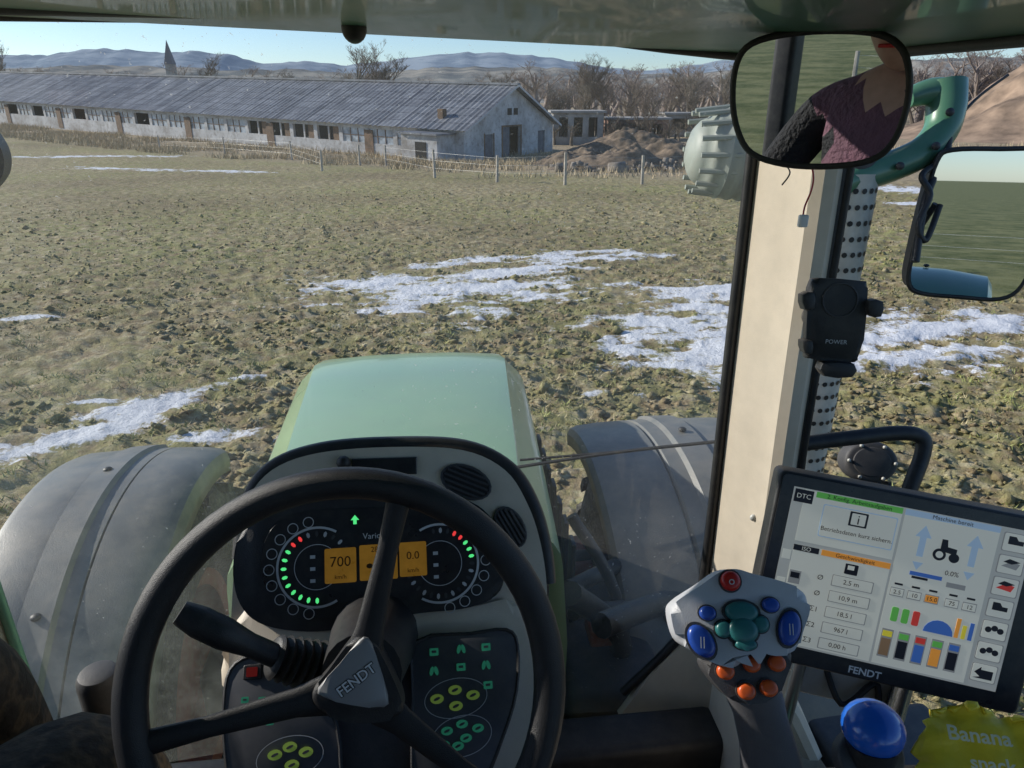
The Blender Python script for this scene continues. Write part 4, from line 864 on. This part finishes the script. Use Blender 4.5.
# ------------------------------------------------------------------ exterior right
EM=grp('exterior_mirror',at(975,225,1.35))
sweep('green_arm',[at(790,205,1.36),at(850,180,1.37),at(892,166,1.38),at(922,152,1.38),at(940,132,1.38),at(946,108,1.38),at(946,84,1.38)],[.030,.030,.030,.030,.032,.036,.038],M['dgreen'],EM,20)
sweep('green_arm_cap',[at(908,98,1.38),at(930,92,1.38),at(955,94,1.38)],[.018,.026,.030],M['dgreen'],EM,16)
for a,b in ((950,112),(936,146),(900,166)): sphere('bolt',at(a,b,1.342),.008,M['dark'],EM,(1,1,1),2)
sweep('mirror_stay',[at(950,100,1.36),at(948,140,1.36),at(942,160,1.36),at(925,200,1.35),at(915,262,1.35)],.008,M['black'],EM,10)
sweep('cable',[at(945,160,1.36),at(922,175,1.34),at(930,195,1.34),at(918,225,1.34),at(926,240,1.35),at(940,205,1.35)],.006,M['black'],EM,8)
sweep('aerial_rod',[at(940,140,1.36),at(975,100,1.4),at(1008,75,1.42)],.003,M['black'],EM,6)
dd=sight(975,225).normalized(); rr_=Vector((.13,-.98,-.05)).normalized(); nm=(rr_-dd).normalized(); fu=(R-nm*R.dot(nm)).normalized(); fe=Fr(at(975,225,1.36),fu,nm.cross(fu))
el=[(938,160),(952,150),(1000,149),(1046,151),(1052,175),(1040,240),(1022,285),(1000,299),(960,297),(920,293),(909,282),(914,250),(926,200)]
q=ol(fe,el,4); plate('shell',q,fe,-.05,-.003,M['black'],EM,.012,3); sweep('rim',[fe.P(a,b,-.003) for a,b in q],.005,M['black'],EM,8,True,n=1); cu_=sum(a for a,b in q)/len(q); cv_=sum(b for a,b in q)/len(q)
plate('mirror_face',[(cu_+(a-cu_)*.97,cv_+(b-cv_)*.97) for a,b in q],fe,-.003,.001,M['mirror'],EM)
EL=grp('exterior_mirror',at(-25,165,1.25)); fl=face(-30,165,1.25,0,20); q=ol(fl,[(-70,130),(-20,128),(-4,140),(4,160),(0,180),(-20,195),(-70,190)],4); plate('shell',q,fl,-.05,0,M['black'],EL,.012,3); sweep('stay',[fl.P(-.05,0,-.03),T(-.90,1.12,2.45)],.012,M['dgreen'],EL,10,n=1)
EX=grp('exhaust_stack',at(838,330,1.42)); ec=at(843,215,1.42); ex,ey=ec.x,ec.y
def cyl(name,x,y,z0,z1,r,mat,P,n=40): return sweep(name,[(x,y,z0),(x,y,z1)],r,mat,P,n,n=1)
cyl('guard',ex,ey,1.5,2.46,.054,M['lgrey'],EX); cyl('pipe',ex,ey,2.46,2.75,.045,M['dark'],EX)
vs=[];fs=[]
for i in range(30):
    for j in range(11):
        a=math.radians(180+j*18+(9 if i%2 else 0)); z=1.53+i*.031; n0=len(vs); r=.0552
        c=Vector((ex+r*math.cos(a),ey+r*math.sin(a),z)); t=Vector((-math.sin(a),math.cos(a),0))
        for k in range(8): b_=k*math.pi/4; vs.append(c+t*(.0056*math.cos(b_))+Vector((0,0,.0056*math.sin(b_))))
        fs.append(tuple(n0+k for k in range(8)))
mesh('guard_holes',vs,fs,M['black'],EX)
PC=grp('air_precleaner',at(725,155,1.75)); pts=[];rad=[]
for i in range(13):
    k=i/12; pts.append(at(690+75*k,150+8*k,1.75)); rad.append((.05+.055*math.sin(min(1,k*2.2)*math.pi/2))+(.006 if i%2 else 0))
pgg=pbr('pale_green_grey',(.30,.33,.29),.5,dust=.3,vs=8)
sweep('ribbed_drum',pts,rad,pgg,PC,30,n=2); sweep('drum_cap',[at(687,150,1.75),at(694,151,1.75)],[.03,.06],pgg,PC,20,n=1)
sweep('drum_bracket',[at(765,165,1.75),at(800,240,1.7),at(826,400,1.6)],.022,M['dark'],PC,12)
for k in range(16):
    a=k*math.pi/8; c=at(712,152,1.75); sweep('drum_fin',[c+Vector((-.05,.096*math.cos(a),.096*math.sin(a))),c+Vector((.06,.108*math.cos(a),.108*math.sin(a)))],.0065,pgg,PC,6,n=1)
HR=grp('handrail',at(870,440,1.25)); sweep('rail',[at(800,444,1.25),at(850,438,1.25),at(900,433,1.25),at(922,438,1.25),at(922,456,1.25),at(908,495,1.25),at(890,560,1.27)],.0135,M['black'],HR,12)
WL=grp('work_lamp',at(872,462,1.32)); fl=face(872,462,1.32,25,-10); plate('lamp_housing',ell(0,0,.048,.04,0,28),fl,-.05,0,M['dark'],WL,.008); plate('lamp_lens',ell(0,0,.034,.028,0,24),fl,0,.003,M['dark'],WL,.002)
for k in range(5): plate('heat_fin',rect(-.04+.018*k,-.06,-.034+.018*k,-.035),fl,-.045,-.005,M['black'],WL)
for k in range(6): a=k*math.pi/3; sphere('lamp_screw',fl.P(.041*math.cos(a),.034*math.sin(a),.002),.004,M['lgrey'],WL,(1,1,1),1)
sweep('lamp_bracket',[fl.P(0,-.03,-.03),at(850,510,1.3),at(846,560,1.3)],.012,M['black'],WL,10)
box('outer_step',(.85,.95,1.28),(.3,.5,.06),M['dark'],TR,10,.02)
TF=grp('ridged_cylinder',at(98,700,.95)); tc=at(99,680,.95)  # grey ridged cylinder of unclear identity, modelled as a flask
def rings_c(c,prof,n=32,ridge=0): return [[Vector((c.x+r*(1+(.03 if (k%2 and ridge and i in ridge) else 0))*math.cos(6.2832*k/n),c.y+r*(1+(.03 if (k%2 and ridge and i in ridge) else 0))*math.sin(6.2832*k/n),c.z+z)) for k in range(n)] for i,(z,r) in enumerate(prof)]
loft('cylinder_cap',rings_c(tc,[(-.045,.027),(0,.027),(.008,.026),(.013,.023),(.015,.018)],40,(0,1)),M['dark'],TF); loft('cylinder_body',rings_c(tc,[(-.50,.030),(-.09,.030),(-.06,.030),(-.050,.026)]),M['grey'],TF)
# ------------------------------------------------------------------ seats and people
ST_=grp('driver_seat',T(0,-.45,1.7))
box('cushion',T(0,-.30,1.80),(.48,.50,.12),M['blackcloth'],ST_,YAW,.045); box('backrest',T(0,-.62,2.12),(.46,.13,.62),M['blackcloth'],ST_,YAW,.05); box('seat_base',T(0,-.32,1.52),(.36,.36,.42),M['black'],ST_,YAW,.03)
S2=grp('passenger_seat',T(-.52,0,1.6)); box('cushion',T(-.50,-.02,1.78),(.34,.36,.10),M['blackcloth'],S2,YAW,.035); box('backrest',T(-.52,-.26,2.02),(.34,.09,.44),M['blackcloth'],S2,YAW,.035); box('seat_base',T(-.52,.0,1.52),(.28,.26,.42),M['black'],S2,YAW,.03)
camo,nt,o=newmat('camouflage_trousers'); b=nt.nodes.new('ShaderNodeBsdfPrincipled'); c=ramp(nt,noise(nt,28,2,.5),[(.42,(.018,.017,.015)),(.5,(.065,.05,.033)),(.58,(.028,.025,.02))]); nt.links.new(c,b.inputs['Base Color']); b.inputs['Roughness'].default_value=.9
bn=nt.nodes.new('ShaderNodeBump'); bn.inputs['Distance'].default_value=.02; bn.inputs['Strength'].default_value=.5; nt.links.new(noise(nt,25,5),bn.inputs['Height']); nt.links.new(bn.outputs[0],b.inputs['Normal']); nt.links.new(b.outputs[0],o.inputs[0]); M['camo']=camo
def skin_obj(name,V,E,rad,parent,mats,cls,root=0,sub=2):
    me=bpy.data.meshes.new(name); me.from_pydata([tuple(v) for v in V],E,[]); ob=bpy.data.objects.new(name,me); COL.objects.link(ob)
    md=ob.modifiers.new('s','SKIN'); md.use_smooth_shade=True
    sv=me.skin_vertices[0].data
    for i,r in enumerate(rad): sv[i].radius=(r,r) if not hasattr(r,'__len__') else r; sv[i].use_root=(i==root)
    sb=ob.modifiers.new('b','SUBSURF'); sb.levels=sub; sb.render_levels=sub
    dg=bpy.context.evaluated_depsgraph_get(); dg.update(); m2=bpy.data.meshes.new_from_object(ob.evaluated_get(dg)); bpy.data.objects.remove(ob)
    m2.materials.clear()
    for m in mats: m2.materials.append(m)
    if cls is not None:
        segs=[(Vector(V[a]),Vector(V[b_]),cls[k]) for k,(a,b_) in enumerate(E)]
        for p_ in m2.polygons:
            c=p_.center; best=1e9;bi=0
            for A,B,cc in segs:
                d=B-A; t=max(0,min(1,(c-A).dot(d)/max(1e-9,d.length_squared))); l=(c-A-d*t).length
                if l<best: best=l;bi=cc
            p_.material_index=bi
    m2.polygons.foreach_set('use_smooth',[True]*len(m2.polygons))
    return link(bpy.data.objects.new(name,m2),parent)
def hand(parent,wrist,dirv,palmn,side,curl,nm):
    d=Vector(dirv).normalized(); n=Vector(palmn); n=(n-d*n.dot(d)).normalized(); s=d.cross(n)*side
    V=[wrist,wrist+d*.045,wrist+d*.085];E=[(0,1),(1,2)]
    skin_obj(nm+'_palm',V,E,[.026,.032,.030],parent,[M['skin']],None,1)
    for i,(o_,L) in enumerate(((.028,.070),(.009,.080),(-.010,.074),(-.028,.058))):
        p=wrist+d*.07+s*o_; pts=[p]; dr=d.copy(); 
        for j,(f_) in enumerate((.30,.45,.30,.22)):
            a=curl*(0 if j==0 else 1); dr=(dr*math.cos(a)+n*math.sin(a)*1).normalized()
            pts.append(pts[-1]+dr*L*f_)
        skin_obj(nm+'_finger',pts,[(k,k+1) for k in range(4)],[.0095,.009,.0085,.008,.0065],parent,[M['skin']],None,0)
    p=wrist+d*.02+s*.025; t=(d*.7+s*.7+n*.3).normalized(); pts=[p,p+t*.035,p+t*.035+(d*.8+s*.25+n*.4).normalized()*.03,p+t*.035+(d*.8+s*.25+n*.4).normalized()*.055]
    skin_obj(nm+'_thumb',pts,[(0,1),(1,2),(2,3)],[.013,.011,.0095,.007],parent,[M['skin']],None,0)
def person(name,J,jacket,sleeve,trous,cap):
    P=grp(name,J['pelvis']); k=['pelvis','waist','chest','neckb','neck','shl','ell','wrl','shr','elr','wrr','hipl','knl','anl','tol','hipr','knr','anr','tor']
    ix={a:i for i,a in enumerate(k)}; V=[J[a] for a in k]
    E=[('pelvis','waist',0),('waist','chest',0),('chest','neckb',0),('neckb','neck',3),('neckb','shl',0),('shl','ell',1),('ell','wrl',1),('neckb','shr',0),('shr','elr',1),('elr','wrr',1),('pelvis','hipl',2),('hipl','knl',2),('knl','anl',2),('anl','tol',4),('pelvis','hipr',2),('hipr','knr',2),('knr','anr',2),('anr','tor',4)]
    rad=dict(pelvis=.15,waist=.145,chest=.16,neckb=.10,neck=.055,shl=.075,ell=.052,wrl=.036,shr=.075,elr=.052,wrr=.036,hipl=.10,knl=.072,anl=.05,tol=.04,hipr=.10,knr=.072,anr=.05,tor=.04)
    skin_obj('body',V,[(ix[a],ix[b_]) for a,b_,_ in E],[rad[a] for a in k],P,[jacket,sleeve,trous,M['skin'],M['black']],[c for _,_,c in E],0)
    hc=J['head']
    def hf(p):
        x_,y_,z_=p
        if y_>.2 and abs(x_)<.22 and -.35<z_<.05: y_+=.16*(1-abs(x_)/.22)*(1-abs(z_+.18)/.25 if abs(z_+.18)<.25 else 0)
        if z_<-.3: x_*=1-.35*(-z_-.3); y_*=1-.15*(-z_-.3)
        if y_>.6 and .0<z_<.16 and .15<abs(x_)<.5: y_-=.06
        return Vector((x_,y_,z_))
    sphere('head',hc,.118,M['skin'],P,(.66,.82,1.0),4,hf)
    for s in (-1,1): sphere('ear',hc+Vector((s*.078,-.005,-.01)),.03,M['skin'],P,(.35,.7,1),2); sphere('eye',hc+Vector((s*.031,.081,.008)),.012,M['white'],P,(1,.7,.8),2); sphere('pupil',hc+Vector((s*.031,.089,.008)),.005,M['black'],P,(1,.6,1),2)
    box('mouth',hc+Vector((0,.088,-.058)),(.045,.012,.008),M['red'],P,0,.003)
    def capf(p): return Vector((p.x,p.y,max(p.z,-.05 if p.y>0 else -.35)))
    sphere('cap' if cap else 'hair',hc+Vector((0,-.008,.02)),.122,M['blackcloth'] if cap else M['hair'],P,(.70,.85,.98),4,capf)
    if cap: plate('cap_peak',ell(0,.06,.07,.065,0,24),Fr(hc+Vector((0,.05,.03)),(1,0,0),(0,1,-.15)),-.002,.003,M['blackcloth'],P)
    d=(J['wrl']-J['ell']); hand(P,J['wrl'],d,J.get('nl',Vector((0,0,-1))),1,.5,'left_hand')
    d=J.get('dr',(J['wrr']-J['elr'])); hand(P,J['wrr'],d,J.get('nr',Vector((0,0,-1))),-1,.5,'right_hand')
v=Vector
person('driver',dict(pelvis=T(0,-.42,1.98),waist=T(0,-.43,2.12),chest=T(0,-.42,2.28),neckb=T(0,-.41,2.44),neck=T(0.02,-.39,2.53),head=T(.03,-.34,2.64),shl=T(-.19,-.41,2.41),ell=T(-.27,-.22,2.16),wrl=T(-.14,-.02,2.03),shr=T(.19,-.41,2.41),elr=T(.30,-.22,2.17),wrr=T(.34,.02,2.08),
  hipl=T(-.11,-.34,1.95),knl=T(-.17,.05,1.93),anl=T(-.17,.12,1.42),tol=T(-.17,.28,1.37),hipr=T(.11,-.34,1.95),knr=T(.17,.05,1.93),anr=T(.15,.14,1.42),tor=T(.15,.30,1.37)),M['plum'],M['blackcloth'],M['blackcloth'],True)
person('passenger',dict(pelvis=v((-.70,.02,1.95)),waist=v((-.70,-.02,2.09)),chest=v((-.70,-.03,2.25)),neckb=v((-.70,-.02,2.40)),neck=v((-.70,.0,2.49)),head=v((-.70,.03,2.60)),shl=v((-.86,-.03,2.37)),ell=v((-.88,.10,2.12)),wrl=v((-.80,.28,2.06)),shr=v((-.53,-.02,2.37)),elr=v((-.50,.08,2.12)),wrr=v((-.56,.24,2.05)),
  hipl=v((-.78,.10,1.94)),knl=v((-.618,.60,2.04)),anl=v((-.66,.68,1.42)),tol=v((-.64,.80,1.37)),hipr=v((-.62,.10,1.93)),knr=v((-.45,.55,1.955)),anr=v((-.46,.62,1.42)),tor=v((-.44,.76,1.37))),M['blackcloth'],M['blackcloth'],M['camo'],False)
# ------------------------------------------------------------------ light, sky, camera
el,az=math.radians(24),math.radians(-74)
sd=Vector((math.sin(az)*math.cos(el),math.cos(az)*math.cos(el),math.sin(el)))
L=bpy.data.lights.new('sun','SUN'); L.energy=5.0; L.angle=math.radians(.5); L.color=(1,.95,.86); lo=bpy.data.objects.new('sun',L); COL.objects.link(lo); lo.rotation_euler=sd.to_track_quat('Z','Y').to_euler()
w=bpy.data.worlds.new('World'); S.world=w; w.use_nodes=True; nt=w.node_tree; bg=nt.nodes['Background']; sk=nt.nodes.new('ShaderNodeTexSky'); sk.sky_type='NISHITA'; sk.sun_disc=False; sk.sun_elevation=el; sk.sun_rotation=az%(2*math.pi); sk.dust_density=.5; sk.air_density=.9; sk.ozone_density=4.0; sk.altitude=800
nt.links.new(sk.outputs[0],bg.inputs[0]); bg.inputs[1].default_value=.15
cd=bpy.data.cameras.new('camera'); cd.sensor_width=36; cd.lens=36*FPX/1024; cd.clip_start=.02; cd.clip_end=20000; co=bpy.data.objects.new('camera',cd); COL.objects.link(co); co.location=EYE; co.rotation_euler=(math.pi/2-TH,0,0); S.camera=co
S.view_settings.view_transform='Standard'; S.view_settings.look='None'; S.view_settings.exposure=0
S.cycles.transparent_max_bounces=16
